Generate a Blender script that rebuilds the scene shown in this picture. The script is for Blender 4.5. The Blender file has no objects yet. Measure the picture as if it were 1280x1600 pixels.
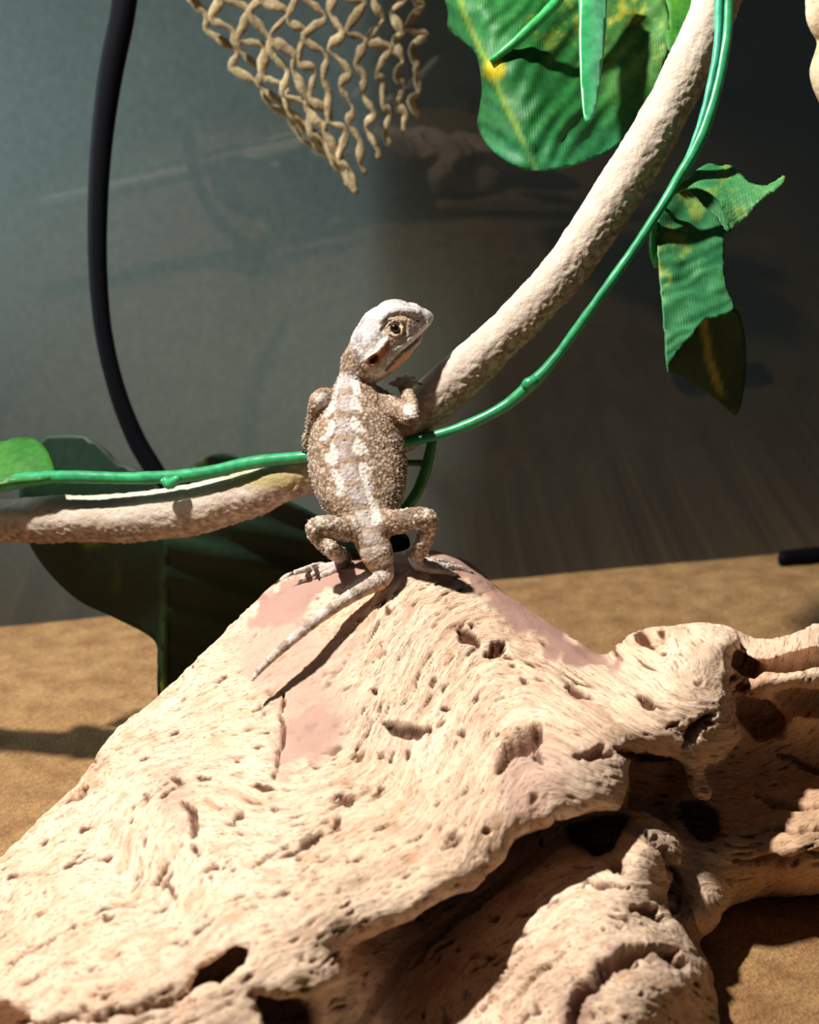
import bpy, bmesh, math, random, time
import numpy as np
from mathutils import Vector, Matrix
from mathutils.geometry import delaunay_2d_cdt

T0 = time.time()
SC = bpy.context.scene
COL = SC.collection
rng = np.random.default_rng(7)

# ------------------------------------------------------------------ camera
FPX, CX, CY = 2200.0, 640.0, 800.0          # focal length and centre, 1280x1600 frame
CAM_H, PITCH, ROLL = 0.18, math.radians(15.0), math.radians(2.3)
CAM = np.array([0.0, 0.0, CAM_H])
_f = np.array([0, math.cos(PITCH), -math.sin(PITCH)])
_r0 = np.array([1.0, 0, 0]); _u0 = np.cross(_r0, _f)
CR = math.cos(ROLL) * _r0 - math.sin(ROLL) * _u0
CU = math.sin(ROLL) * _r0 + math.cos(ROLL) * _u0
CF = _f

def P(u, v, d):
    """photo pixel + depth along the lens axis -> point in the place (metres)"""
    return CAM + d * (CF + (u - CX) / FPX * CR + (CY - v) / FPX * CU)

def PA(a):
    a = np.asarray(a, float)
    return CAM + a[:, 2:3] * (CF + (a[:, 0:1] - CX) / FPX * CR + (CY - a[:, 1:2]) / FPX * CU)

def proj(p):
    r = p - CAM
    d = r @ CF
    return CX + FPX * (r @ CR) / d, CY - FPX * (r @ CU) / d, d

cd = bpy.data.cameras.new('camera')
cam = bpy.data.objects.new('camera', cd); COL.objects.link(cam)
cam.matrix_world = Matrix(((CR[0], CU[0], -CF[0], CAM[0]), (CR[1], CU[1], -CF[1], CAM[1]),
                           (CR[2], CU[2], -CF[2], CAM[2]), (0, 0, 0, 1)))
cd.sensor_fit = 'VERTICAL'; cd.sensor_height = 36.0; cd.lens = FPX / 1600 * 36.0
cd.clip_start = 0.01; cd.clip_end = 20
cd.dof.use_dof = True; cd.dof.focus_distance = 0.338; cd.dof.aperture_fstop = 49.5 / 2.6
SC.camera = cam

# ------------------------------------------------------------------ world, lamps, exposure
w = bpy.data.worlds.new('room'); SC.world = w; w.use_nodes = True
bg = w.node_tree.nodes['Background']
bg.inputs[0].default_value = (0.50, 0.62, 0.66, 1); bg.inputs[1].default_value = 0.045

def lamp(name, kind, loc, target, energy, color, **kw):
    l = bpy.data.lights.new(name, kind); l.energy = energy; l.color = color
    for k, v in kw.items(): setattr(l, k, v)
    o = bpy.data.objects.new(name, l); COL.objects.link(o)
    o.location = loc
    o.rotation_euler = (Vector(target) - Vector(loc)).to_track_quat('-Z', 'Y').to_euler()
    return o
lamp('heat_lamp', 'SPOT', (-0.19, 0.25, 0.55), (-0.01, 0.335, 0.03), 24.5, (1.0, 0.955, 0.89),
     spot_size=math.radians(74), spot_blend=0.75, shadow_soft_size=0.012)
SC.view_settings.view_transform = 'Standard'; SC.view_settings.look = 'None'
SC.view_settings.gamma = 1.0; SC.view_settings.exposure = 0.0
SC.view_settings.use_curve_mapping = False

# ------------------------------------------------------------------ numeric helpers
def _hash(ix, iy, iz, seed):
    h = (ix.astype(np.uint32) * np.uint32(374761393) + iy.astype(np.uint32) * np.uint32(668265263)
         + iz.astype(np.uint32) * np.uint32(2147483647) + np.uint32(seed * 974711 + 13))
    h = (h ^ (h >> np.uint32(13))) * np.uint32(1274126177)
    h = (h ^ (h >> np.uint32(16))) * np.uint32(2246822519)
    return ((h ^ (h >> np.uint32(15))) & np.uint32(0xFFFFFF)).astype(np.float32) / np.float32(0xFFFFFF)

def noise(x, y, z, seed=0):
    """smooth value noise, -1..1"""
    x = np.asarray(x, np.float32); y = np.asarray(y, np.float32); z = np.asarray(z, np.float32)
    x, y, z = np.broadcast_arrays(x, y, z)
    fx, fy, fz = np.floor(x), np.floor(y), np.floor(z)
    ix, iy, iz = fx.astype(np.int64), fy.astype(np.int64), fz.astype(np.int64)
    tx, ty, tz = x - fx, y - fy, z - fz
    tx = tx * tx * (3 - 2 * tx); ty = ty * ty * (3 - 2 * ty); tz = tz * tz * (3 - 2 * tz)
    def c(a, b, d): return _hash(ix + a, iy + b, iz + d, seed)
    a0 = c(0,0,0)*(1-tx) + c(1,0,0)*tx; a1 = c(0,1,0)*(1-tx) + c(1,1,0)*tx
    b0 = c(0,0,1)*(1-tx) + c(1,0,1)*tx; b1 = c(0,1,1)*(1-tx) + c(1,1,1)*tx
    return ((a0*(1-ty)+a1*ty)*(1-tz) + (b0*(1-ty)+b1*ty)*tz) * 2 - 1

def fbm(p, f, octv=4, seed=0, gain=0.5):
    s = 0; a = 1.0; t = 0
    for i in range(octv):
        s = s + a * noise(p[:, 0]*f + 17.3*i, p[:, 1]*f + 3.1*i, p[:, 2]*f - 5.7*i, seed + i); t += a
        a *= gain; f *= 2.03
    return s / t

def cells(p, f, seed=0):
    """distance to the nearest jittered cell centre (0..~1), and a random value of that cell"""
    q = p * f; b = np.floor(q).astype(np.int64); best = np.full(len(p), 9.0, np.float32); rid = np.zeros(len(p), np.float32)
    for dx in (-1, 0, 1):
        for dy in (-1, 0, 1):
            for dz in (-1, 0, 1):
                ix, iy, iz = b[:, 0]+dx, b[:, 1]+dy, b[:, 2]+dz
                jx = ix + _hash(ix, iy, iz, seed); jy = iy + _hash(ix, iy, iz, seed+1); jz = iz + _hash(ix, iy, iz, seed+2)
                d = np.sqrt((q[:, 0]-jx)**2 + (q[:, 1]-jy)**2 + (q[:, 2]-jz)**2).astype(np.float32)
                m = d < best
                best = np.where(m, d, best); rid = np.where(m, _hash(ix, iy, iz, seed+3), rid)
    return best, rid

def smin(a, b, k):
    h = np.maximum(k - np.abs(a - b), 0) / k
    return np.minimum(a, b) - h * h * k * 0.25
def smax(a, b, k): return -smin(-a, -b, k)
def sstep(a, b, x):
    t = np.clip((x - a) / (b - a), 0, 1); return t * t * (3 - 2 * t)

def seg_dist(u, v, pts):
    """distance (px) to a polyline, and the parameter 0..1 along it"""
    best = np.full(u.shape, 1e9, np.float32); par = np.zeros(u.shape, np.float32)
    n = len(pts) - 1
    for i in range(n):
        (x0, y0), (x1, y1) = pts[i], pts[i+1]
        dx, dy = x1-x0, y1-y0; L = dx*dx + dy*dy + 1e-9
        t = np.clip(((u-x0)*dx + (v-y0)*dy) / L, 0, 1)
        d = np.hypot(u-x0-t*dx, v-y0-t*dy)
        m = d < best
        best = np.where(m, d, best); par = np.where(m, (i+t)/n, par)
    return best, par

def poly_inside(u, v, pts):
    ins = np.zeros(u.shape, bool); n = len(pts)
    for i in range(n):
        x0, y0 = pts[i]; x1, y1 = pts[(i+1) % n]
        if y0 == y1: continue
        c = ((y0 > v) != (y1 > v)) & (u < (x1-x0)*(v-y0)/(y1-y0) + x0)
        ins ^= c
    return ins

def poly_sd(u, v, pts):
    d, _ = seg_dist(u, v, list(pts) + [pts[0]])
    return np.where(poly_inside(u, v, pts), d, -d)

def smooth_poly(pts, n=6, closed=True):
    """Catmull-Rom through the points"""
    p = np.asarray(pts, float); N = len(p); out = []
    rngi = range(N) if closed else range(N-1)
    for i in rngi:
        if closed: a, b, c, d = p[i-1], p[i], p[(i+1) % N], p[(i+2) % N]
        else: a, b, c, d = p[max(i-1, 0)], p[i], p[i+1], p[min(i+2, N-1)]
        for k in range(n):
            t = k / n
            out.append(0.5*((2*b) + (c-a)*t + (2*a-5*b+4*c-d)*t*t + (3*b-a-3*c+d)*t**3))
    if not closed: out.append(p[-1])
    return np.array(out)

class TPS:
    """thin-plate surface d(u,v) through control points"""
    def __init__(s, pts, lam=1e-3):
        a = np.asarray(pts, float); s.c = a[:, :2] / 400.0; n = len(a)
        K = s.k(np.linalg.norm(s.c[:, None] - s.c[None], axis=2)) + lam*np.eye(n)
        Pm = np.c_[np.ones(n), s.c]
        A = np.block([[K, Pm], [Pm.T, np.zeros((3, 3))]])
        s.w = np.linalg.solve(A, np.r_[a[:, 2], 0, 0, 0])
    @staticmethod
    def k(r): return np.where(r > 1e-9, r*r*np.log(np.maximum(r, 1e-9)), 0)
    def __call__(s, u, v):
        u = np.asarray(u, float)/400; v = np.asarray(v, float)/400
        out = s.w[-3] + s.w[-2]*u + s.w[-1]*v
        for i in range(len(s.c)):
            out = out + s.w[i]*s.k(np.hypot(u-s.c[i, 0], v-s.c[i, 1]))
        return out

class Grid2:
    """a 2D field on a pixel grid with bilinear lookup"""
    def __init__(s, fn, u0, u1, v0, v1, st):
        s.u0, s.v0, s.st = u0, v0, st
        gu = np.arange(u0, u1+st, st); gv = np.arange(v0, v1+st, st)
        U, V = np.meshgrid(gu, gv); s.a = np.asarray(fn(U, V), np.float32)
    def __call__(s, u, v):
        x = np.clip((u-s.u0)/s.st, 0, s.a.shape[1]-1.001); y = np.clip((v-s.v0)/s.st, 0, s.a.shape[0]-1.001)
        i = x.astype(np.int32); j = y.astype(np.int32); x = x-i; y = y-j
        a = s.a
        return (a[j, i]*(1-x)+a[j, i+1]*x)*(1-y) + (a[j+1, i]*(1-x)+a[j+1, i+1]*x)*y

def surface_nets(F, org, h):
    S = F > 0
    nx, ny, nz = F.shape
    cnt = np.zeros((nx-1, ny-1, nz-1), np.uint8)
    for dx in (0, 1):
        for dy in (0, 1):
            for dz in (0, 1):
                cnt += S[dx:nx-1+dx, dy:ny-1+dy, dz:nz-1+dz]
    act = np.argwhere((cnt > 0) & (cnt < 8))
    idx = np.full(cnt.shape, -1, np.int32)
    idx[act[:, 0], act[:, 1], act[:, 2]] = np.arange(len(act))
    corner = {}
    for c in [(a, b, d) for a in (0, 1) for b in (0, 1) for d in (0, 1)]:
        corner[c] = F[act[:, 0]+c[0], act[:, 1]+c[1], act[:, 2]+c[2]]
    acc = np.zeros((len(act), 3), np.float32); n = np.zeros(len(act), np.float32)
    for c in corner:
        for ax in range(3):
            if c[ax]: continue
            e = list(c); e[ax] = 1; e = tuple(e)
            f0, f1 = corner[c], corner[e]; m = (f0 > 0) != (f1 > 0)
            t = np.where(m, f0/np.where(m, f0-f1, 1), 0)
            for k in range(3): acc[:, k] += m*(c[k] + (t if k == ax else 0))
            n += m
    V = (act + acc/n[:, None])*h + org
    quads = []
    for ax in range(3):
        sl0 = [slice(None)]*3; sl1 = [slice(None)]*3
        sl0[ax] = slice(0, -1); sl1[ax] = slice(1, None)
        A, B = S[tuple(sl0)], S[tuple(sl1)]
        e = np.argwhere(A != B)
        o1, o2 = (ax+1) % 3, (ax+2) % 3
        ok = (e[:, o1] > 0) & (e[:, o2] > 0) & (e[:, o1] < F.shape[o1]-1) & (e[:, o2] < F.shape[o2]-1)
        e = e[ok]; ins = A[e[:, 0], e[:, 1], e[:, 2]]
        def cell(a, b):
            q = e.copy(); q[:, o1] -= a; q[:, o2] -= b
            return idx[q[:, 0], q[:, 1], q[:, 2]]
        q = np.stack([cell(1, 1), cell(0, 1), cell(0, 0), cell(1, 0)], 1)
        q[~ins] = q[~ins][:, ::-1]
        quads.append(q)
    return V, np.concatenate(quads)

def narrow_band(field, lo, hi, h, k):
    """field sampled on a fine grid, but only near its zero level"""
    nc = np.ceil((hi-lo)/(h*k)).astype(int)+1; H = h*k
    def pts(ix): return (lo + ix).astype(np.float32)
    ii = np.indices(nc).reshape(3, -1).T
    Fc = field(pts((ii+.5)*H - .5*h)).astype(np.float32)
    near = np.abs(Fc) < H*1.6
    Ff = np.repeat(np.repeat(np.repeat(Fc.reshape(nc), k, 0), k, 1), k, 2)
    off = np.indices((k, k, k)).reshape(3, -1).T
    fi = (ii[near][:, None]*k + off[None]).reshape(-1, 3)
    Ff[fi[:, 0], fi[:, 1], fi[:, 2]] = field(pts(fi*h))
    return Ff, h

def np_mesh(name, V, Q, smooth=True):
    Q = np.asarray(Q, np.int32); k = Q.shape[1]
    me = bpy.data.meshes.new(name)
    me.vertices.add(len(V)); me.vertices.foreach_set('co', np.asarray(V, np.float32).ravel())
    me.loops.add(Q.size); me.loops.foreach_set('vertex_index', Q.ravel())
    me.polygons.add(len(Q)); me.polygons.foreach_set('loop_start', np.arange(0, Q.size, k, dtype=np.int32))
    me.update(calc_edges=True)
    if smooth: me.polygons.foreach_set('use_smooth', np.ones(len(me.polygons), bool))
    me.update()
    return me

def get_co(me):
    a = np.empty(len(me.vertices)*3, np.float32); me.vertices.foreach_get('co', a); return a.reshape(-1, 3)
def get_no(me):
    a = np.empty(len(me.vertices)*3, np.float32); me.vertex_normals.foreach_get('vector', a); return a.reshape(-1, 3)
def set_co(me, V):
    me.vertices.foreach_set('co', np.asarray(V, np.float32).ravel()); me.update()
def set_col(me, C, name='tint'):
    at = me.attributes.get(name) or me.attributes.new(name, 'FLOAT_COLOR', 'POINT')
    C4 = np.c_[C, np.ones(len(C))].astype(np.float32); at.data.foreach_set('color', C4.ravel())

def refine(V, Q, smooth=2):
    """each quad into four, then a light relaxation"""
    n = len(V); a = Q; b = np.roll(Q, -1, 1)
    lo_, hi_ = np.minimum(a, b).astype(np.int64), np.maximum(a, b).astype(np.int64)
    key, inv = np.unique((lo_*n + hi_).ravel(), return_inverse=True)
    e0, e1 = key//n, key % n
    Ve = (V[e0]+V[e1])*.5; Vf = V[Q].mean(1)
    em = n + inv.reshape(Q.shape); fm = n + len(key) + np.arange(len(Q))
    V2 = np.concatenate([V, Ve, Vf])
    Q2 = np.stack([np.stack([Q[:, k], em[:, k], fm, em[:, k-1]], 1) for k in range(4)], 1).reshape(-1, 4)
    ea = np.r_[e0, e1, np.repeat(fm, 4)]; eb = np.r_[n+np.arange(len(key)), n+np.arange(len(key)), em.ravel()]
    I = np.r_[ea, eb]; J = np.r_[eb, ea]
    cnt = np.bincount(I, minlength=len(V2)).astype(np.float32)
    for _ in range(smooth):
        M = np.stack([np.bincount(I, V2[J, k], minlength=len(V2)) for k in range(3)], 1)/cnt[:, None]
        V2 = V2*.45 + M*.55
    return V2, Q2

def link(name, me, mat=None, parent=None, label=None, cat=None, group=None, kind=None):
    o = bpy.data.objects.new(name, me); COL.objects.link(o)
    if me is not None: me.name = name
    if mat is not None:
        me.materials.clear(); me.materials.append(mat)
    if parent is not None: o.parent = parent
    for k, v in (('label', label), ('category', cat), ('group', group), ('kind', kind)):
        if v: o[k] = v
    return o

# ------------------------------------------------------------------ materials
def new_mat(name):
    m = bpy.data.materials.new(name); m.use_nodes = True
    nt = m.node_tree; nt.nodes.clear()
    out = nt.nodes.new('ShaderNodeOutputMaterial')
    b = nt.nodes.new('ShaderNodeBsdfPrincipled')
    nt.links.new(b.outputs[0], out.inputs[0])
    return m, nt, b, out

def N(nt, t, **kw):
    n = nt.nodes.new(t)
    for k, v in kw.items():
        if k in n.inputs: n.inputs[k].default_value = v
        else: setattr(n, k, v)
    return n

def bump_chain(nt, b, height, strength, dist):
    bp = N(nt, 'ShaderNodeBump'); bp.inputs['Strength'].default_value = strength
    bp.inputs['Distance'].default_value = dist
    nt.links.new(height, bp.inputs['Height']); nt.links.new(bp.outputs[0], b.inputs['Normal'])

def tint_mat(name, rough, nscale, nstr, ndist, mottle=0.12, sheen=0.0, spec=0.3, sss=0.0):
    """colour from the mesh's own tint, fine mottling and relief from noise"""
    m, nt, b, out = new_mat(name)
    at = N(nt, 'ShaderNodeAttribute'); at.attribute_name = 'tint'
    tc = N(nt, 'ShaderNodeTexCoord')
    nz = N(nt, 'ShaderNodeTexNoise'); nz.inputs['Scale'].default_value = nscale; nz.inputs['Detail'].default_value = 5
    nt.links.new(tc.outputs['Object'], nz.inputs['Vector'])
    mr = N(nt, 'ShaderNodeMapRange'); mr.inputs[1].default_value = .3; mr.inputs[2].default_value = .7
    mr.inputs[3].default_value = 1-mottle; mr.inputs[4].default_value = 1+mottle
    nt.links.new(nz.outputs[0], mr.inputs[0])
    mx = N(nt, 'ShaderNodeVectorMath', operation='SCALE')
    nt.links.new(at.outputs['Color'], mx.inputs[0]); nt.links.new(mr.outputs[0], mx.inputs['Scale'])
    nt.links.new(mx.outputs[0], b.inputs['Base Color'])
    b.inputs['Roughness'].default_value = rough; b.inputs['Specular IOR Level'].default_value = spec
    bump_chain(nt, b, nz.outputs[0], nstr, ndist)
    return m

def plain_mat(name, col, rough=.5, spec=.4):
    m, nt, b, out = new_mat(name)
    tc = N(nt, 'ShaderNodeTexCoord'); nz = N(nt, 'ShaderNodeTexNoise'); nz.inputs['Scale'].default_value = 300
    nt.links.new(tc.outputs['Object'], nz.inputs['Vector'])
    mixn = N(nt, 'ShaderNodeMix', data_type='RGBA')
    mixn.inputs[6].default_value = (*[c*.8 for c in col], 1); mixn.inputs[7].default_value = (*[min(1, c*1.2) for c in col], 1)
    nt.links.new(nz.outputs[0], mixn.inputs[0]); nt.links.new(mixn.outputs[2], b.inputs['Base Color'])
    b.inputs['Roughness'].default_value = rough; b.inputs['Specular IOR Level'].default_value = spec
    return m

# ------------------------------------------------------------------ setting: sand floor, glass, panel behind
def floor_hit(u, v, z=0.0):
    d = CF + (u-CX)/FPX*CR + (CY-v)/FPX*CU
    return CAM + d*((z-CAM_H)/d[2])
GA, GB = floor_hit(0, 982), floor_hit(1280, 862)
GD = (GB-GA); GD[2] = 0; GD /= np.linalg.norm(GD)
GN = np.array([-GD[1], GD[0], 0.0])                      # points away from the camera
def glass_depth(u, v):
    d = CF + (u-CX)/FPX*CR + (CY-v)/FPX*CU
    return float(((GA-CAM) @ GN)/(d @ GN))

def build_floor():
    a = np.linspace(-0.45, 0.55, 260); bb = np.linspace(-0.5, 0.002, 220)
    A, B = np.meshgrid(a, bb)
    X = GA[0] + GD[0]*(A+.18) + GN[0]*B; Y = GA[1] + GD[1]*(A+.18) + GN[1]*B
    p = np.c_[X.ravel(), Y.ravel(), np.zeros(X.size)]
    z = .0022*fbm(p, 28, 3, 3) + .0007*fbm(p, 150, 2, 9)
    z *= sstep(0.0, -.03, B.ravel())*.8 + .2
    p[:, 2] = z
    n, m = X.shape
    i = np.arange((n-1)*(m-1)); r, c = i//(m-1), i % (m-1)
    q = np.c_[r*m+c, r*m+c+1, (r+1)*m+c+1, (r+1)*m+c]
    me = np_mesh('floor', p, q)
    mt, nt, b, out = new_mat('ochre_sand')
    tc = N(nt, 'ShaderNodeTexCoord')
    n1 = N(nt, 'ShaderNodeTexNoise'); n1.inputs['Scale'].default_value = 95; n1.inputs['Detail'].default_value = 6
    n2 = N(nt, 'ShaderNodeTexVoronoi'); n2.inputs['Scale'].default_value = 1300
    for x in (n1, n2): nt.links.new(tc.outputs['Object'], x.inputs['Vector'])
    r1 = N(nt, 'ShaderNodeValToRGB'); e = r1.color_ramp.elements
    e[0].position = .3; e[0].color = (.21, .10, .034, 1); e[1].position = .72; e[1].color = (.345, .20, .075, 1)
    nt.links.new(n1.outputs[0], r1.inputs[0])
    mx = N(nt, 'ShaderNodeMix', data_type='RGBA', blend_type='OVERLAY'); mx.inputs[0].default_value = .35
    nt.links.new(r1.outputs[0], mx.inputs[6]); nt.links.new(n2.outputs['Color'], mx.inputs[7])
    hs = N(nt, 'ShaderNodeHueSaturation'); hs.inputs['Saturation'].default_value = .8
    nt.links.new(n2.outputs['Color'], hs.inputs['Color'])
    bw = N(nt, 'ShaderNodeRGBToBW'); nt.links.new(n2.outputs['Color'], bw.inputs[0]); nt.links.new(bw.outputs[0], mx.inputs[7])
    nt.links.new(mx.outputs[2], b.inputs['Base Color']); b.inputs['Roughness'].default_value = .9
    bump_chain(nt, b, n2.outputs['Distance'], .6, .0006)
    link('floor', me, mt, label='ochre brown sand covering the bottom of the terrarium', kind='structure')
build_floor()

def slab(name, off0, off1, l0, l1, z0, z1, mat, label):
    pts = []
    for off in (off0, off1):
        for l in (l0, l1):
            for z in (z0, z1):
                q = GA + GD*l + GN*off; pts.append((q[0], q[1], z))
    q = [(0, 1, 3, 2), (4, 6, 7, 5), (0, 4, 5, 1), (2, 3, 7, 6), (0, 2, 6, 4), (1, 5, 7, 3)]
    return link(name, np_mesh(name, np.array(pts), q, False), mat, label=label, kind='structure')

gm, nt, b, out = new_mat('terrarium_glass')
nt.nodes.remove(b)
tr = N(nt, 'ShaderNodeBsdfTransparent'); tr.inputs[0].default_value = (.96, .98, .97, 1)
gl = N(nt, 'ShaderNodeBsdfGlossy'); gl.inputs['Roughness'].default_value = .012
lw = N(nt, 'ShaderNodeLayerWeight'); pw = N(nt, 'ShaderNodeMath', operation='POWER'); pw.inputs[1].default_value = 5
nt.links.new(lw.outputs['Facing'], pw.inputs[0])
fr = N(nt, 'ShaderNodeMapRange'); fr.inputs[3].default_value = .055; fr.inputs[4].default_value = 1.0
nt.links.new(pw.outputs[0], fr.inputs[0])
m1 = N(nt, 'ShaderNodeMixShader'); nt.links.new(fr.outputs[0], m1.inputs[0])
nt.links.new(tr.outputs[0], m1.inputs[1]); nt.links.new(gl.outputs[0], m1.inputs[2])
df = N(nt, 'ShaderNodeBsdfDiffuse'); df.inputs[0].default_value = (.8, .8, .76, 1)
tc = N(nt, 'ShaderNodeTexCoord'); nz = N(nt, 'ShaderNodeTexNoise'); nz.inputs['Scale'].default_value = 9
nz.inputs['Detail'].default_value = 6; nt.links.new(tc.outputs['Object'], nz.inputs['Vector'])
mr = N(nt, 'ShaderNodeMapRange'); mr.inputs[1].default_value = .4; mr.inputs[2].default_value = .7
mr.inputs[3].default_value = .003; mr.inputs[4].default_value = .010; nt.links.new(nz.outputs[0], mr.inputs[0])
m2 = N(nt, 'ShaderNodeMixShader'); nt.links.new(mr.outputs[0], m2.inputs[0])
nt.links.new(m1.outputs[0], m2.inputs[1]); nt.links.new(df.outputs[0], m2.inputs[2])
nt.links.new(m2.outputs[0], out.inputs[0])
slab('window_1', 0.002, 0.006, -.3, .75, -.02, .5, gm, 'slightly dusty glass back pane of the terrarium with faint reflections')
def build_backdrop():
    """stiff grey sheet behind the glass; its right end is bent back, a shape made up to darken it"""
    l, o, th = -.42, .13, 0.0; path = [(l, o)]; ds = .004
    while l < 2.0 and o < 2.0:
        if l > .172 and th < math.radians(52): th += ds/.10  # invented bend that turns the sheet out of the lamp's light
        l += ds*math.cos(th); o += ds*math.sin(th); path.append((l, o))
    path = np.array(path); tg = np.gradient(path, axis=0); tg /= np.linalg.norm(tg, axis=1)[:, None]
    back = path + np.c_[-tg[:, 1], tg[:, 0]]*.004
    n = len(path); vs = []
    for pp in (path, back):
        for z in (-.35, .6):
            q = GA + pp[:, 0:1]*GD + pp[:, 1:2]*GN; q[:, 2] = z; vs.append(q)
    i = np.arange(n-1); q = []
    for a_, b_ in ((0, 1), (3, 2), (1, 3), (2, 0)): q.append(np.c_[a_*n+i, a_*n+i+1, b_*n+i+1, b_*n+i])
    me = np_mesh('wall_back', np.concatenate(vs), np.concatenate(q))
    link('wall_back', me, plain_mat('grey_panel', (.30, .335, .305), .9, .1), label='plain grey backdrop sheet behind the glass, one end bent back to fall dark', kind='structure')
build_backdrop()
_q = GA - GD*.50 + GN*.05; _t = GA + GD*.04 + GN*.16
lamp('backdrop_fill', 'AREA', (_q[0], _q[1], .30), (_t[0], _t[1], .14), 1.25, (.74, .92, 1.0), size=.16, spread=math.radians(75))  # added cool fill light for the backdrop, no known source there

# ------------------------------------------------------------------ driftwood
def build_driftwood():
    lo = np.array([-.185, .205, -.004]); hi = np.array([.185, .405, .09])
    layers = []; carves = []
    box = (-700, 1900, 780, 2300, 6)

    def layer(outline, ctrl, thick, k, smooth=True):
        pl = smooth_poly(outline, 5) if smooth else np.array(outline, float)
        pl = [tuple(x) for x in pl]
        front = Grid2(TPS(ctrl), *box); sd = Grid2(lambda a, b_: poly_sd(a, b_, pl), *box)
        return front, sd, thick, k

    main = layer([(-330, 1600), (-170, 1500), (0, 1342), (52, 1293), (105, 1248), (150, 1188), (190, 1142), (250, 1085), (320, 1020),
                  (370, 968), (440, 910), (500, 886), (560, 877), (630, 866), (690, 863), (742, 887), (780, 920), (860, 975),
                  (936, 1027), (968, 1008), (1004, 985), (1060, 977), (1120, 978), (1160, 992), (1150, 1030), (1146, 1065),
                  (1156, 1110), (1166, 1138), (1148, 1162), (1128, 1190), (1098, 1205), (1112, 1240), (1098, 1254), (1078, 1226),
                  (1066, 1190), (1030, 1178), (985, 1172), (988, 1200), (1000, 1225), (978, 1275), (925, 1272), (880, 1285), (845, 1302),
                  (806, 1315), (785, 1345), (735, 1388), (690, 1405), (620, 1445), (560, 1468), (540, 1490), (548, 1525), (530, 1565), (505, 1620),
                  (420, 1760), (250, 1900), (-100, 1960), (-400, 1800)],
                 [(600, 880, .345), (690, 872, .347), (500, 890, .345), (745, 895, .347), (370, 975, .335), (480, 960, .334), (620, 950, .334), (760, 960, .335), (250, 1090, .325),
                  (100, 1260, .309), (0, 1345, .300), (-200, 1530, .285), (0, 1600, .243), (-200, 1700, .24), (400, 1100, .314), (600, 1060, .317), (600, 1150, .305),
                  (800, 1060, .318), (800, 1150, .298), (300, 1350, .272), (150, 1400, .272), (500, 1300, .275), (450, 1200, .294), (700, 1250, .281), (800, 1215, .284), (870, 1180, .288), (850, 1255, .277),
                  (940, 1032, .328), (1060, 982, .326), (1140, 990, .328), (1060, 1080, .307), (1130, 1120, .306), (950, 1130, .302), (900, 1070, .315), (540, 1470, .247), (430, 1450, .25), (700, 1385, .259),
                  (620, 1380, .262), (300, 1550, .242), (420, 1600, .24), (100, 1650, .235), (800, 1295, .273), (960, 1255, .283), (1090, 1220, .303), (400, 1750, .235), (0, 1850, .225)],
                 .05, .012)
    foot = layer([(480, 1620), (520, 1500), (600, 1440), (700, 1370), (800, 1290), (880, 1240), (960, 1220), (1030, 1260), (1068, 1330), (1040, 1400), (1062, 1450),
                  (1100, 1500), (1120, 1560), (1130, 1640), (1120, 1800), (900, 1950), (500, 1900)],
                 [(560, 1540, .259), (520, 1620, .25), (620, 1560, .276), (660, 1500, .288), (750, 1400, .299), (850, 1320, .305), (930, 1270, .309), (690, 1570, .272), (760, 1500, .276), (800, 1480, .272), (850, 1430, .275),
                  (900, 1410, .275), (1000, 1390, .280), (1020, 1320, .288), (1000, 1270, .300), (950, 1550, .251), (1070, 1540, .262), (1110, 1580, .278), (1000, 1650, .247), (880, 1600, .254), (1030, 1445, .275), (800, 1600, .258), (700, 1700, .25), (960, 1320, .292), (1050, 1290, .305)],
                 .07, .012)
    arm = layer([(1040, 1000), (1130, 990), (1195, 997), (1235, 988), (1280, 977), (1400, 965), (1600, 980), (1650, 1200), (1600, 1380), (1400, 1390), (1280, 1398), (1200, 1402),
                 (1145, 1412), (1110, 1450), (1078, 1462), (1050, 1445), (1045, 1380), (1030, 1300), (990, 1300), (955, 1260), (950, 1180), (970, 1110), (1000, 1060)],
                [(1280, 982, .338), (1195, 1000, .337), (1130, 1000, .340), (1220, 1065, .326), (1150, 1075, .333), (1280, 1060, .322), (1280, 1150, .346), (1200, 1190, .350), (1130, 1200, .346), (1250, 1240, .342), (1250, 1320, .309), (1160, 1310, .318), (1200, 1395, .325), (1085, 1430, .298),
                 (1110, 1360, .315), (1280, 1395, .322), (1060, 1300, .322), (1040, 1230, .335), (1400, 1000, .345), (1450, 1300, .325), (1080, 1150, .345), (1000, 1230, .347), (970, 1160, .35)],
                .045, .010)
    def carve(poly, d0, d1, k=.004): carves.append((poly, d0, d1, k))
    carve([(985, 1195), (1010, 1180), (1035, 1200), (1055, 1240), (1060, 1275), (1040, 1285), (1000, 1270), (975, 1265)], .27, .334)   # arch hole
    carve([(880, 1290), (940, 1272), (985, 1278), (960, 1330), (930, 1340), (890, 1320)], .28, .325)
    carve([(1150, 1020), (1185, 1040), (1180, 1058), (1160, 1052), (1143, 1040)], .30, .352, .002)
    carve([(1150, 1085), (1200, 1095), (1228, 1120), (1222, 1150), (1180, 1160), (1150, 1120)], .30, .358, .003)
    carve([(1210, 1080), (1290, 1078), (1400, 1085), (1400, 1118), (1280, 1116), (1230, 1108)], .30, .346, .003)
    carve([(1170, 1048), (1215, 1035), (1290, 1018), (1400, 1010), (1400, 1024), (1290, 1036), (1220, 1048)], .30, .338, .002)
    carve([(1065, 1255), (1095, 1250), (1125, 1270), (1130, 1310), (1095, 1318), (1070, 1290)], .30, .345, .003)
    carve([(292, 1540), (300, 1512), (335, 1496), (362, 1476), (388, 1480), (394, 1500), (378, 1524), (352, 1548), (318, 1545), (285, 1572), (262, 1568)], .20, .264, .002)
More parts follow.
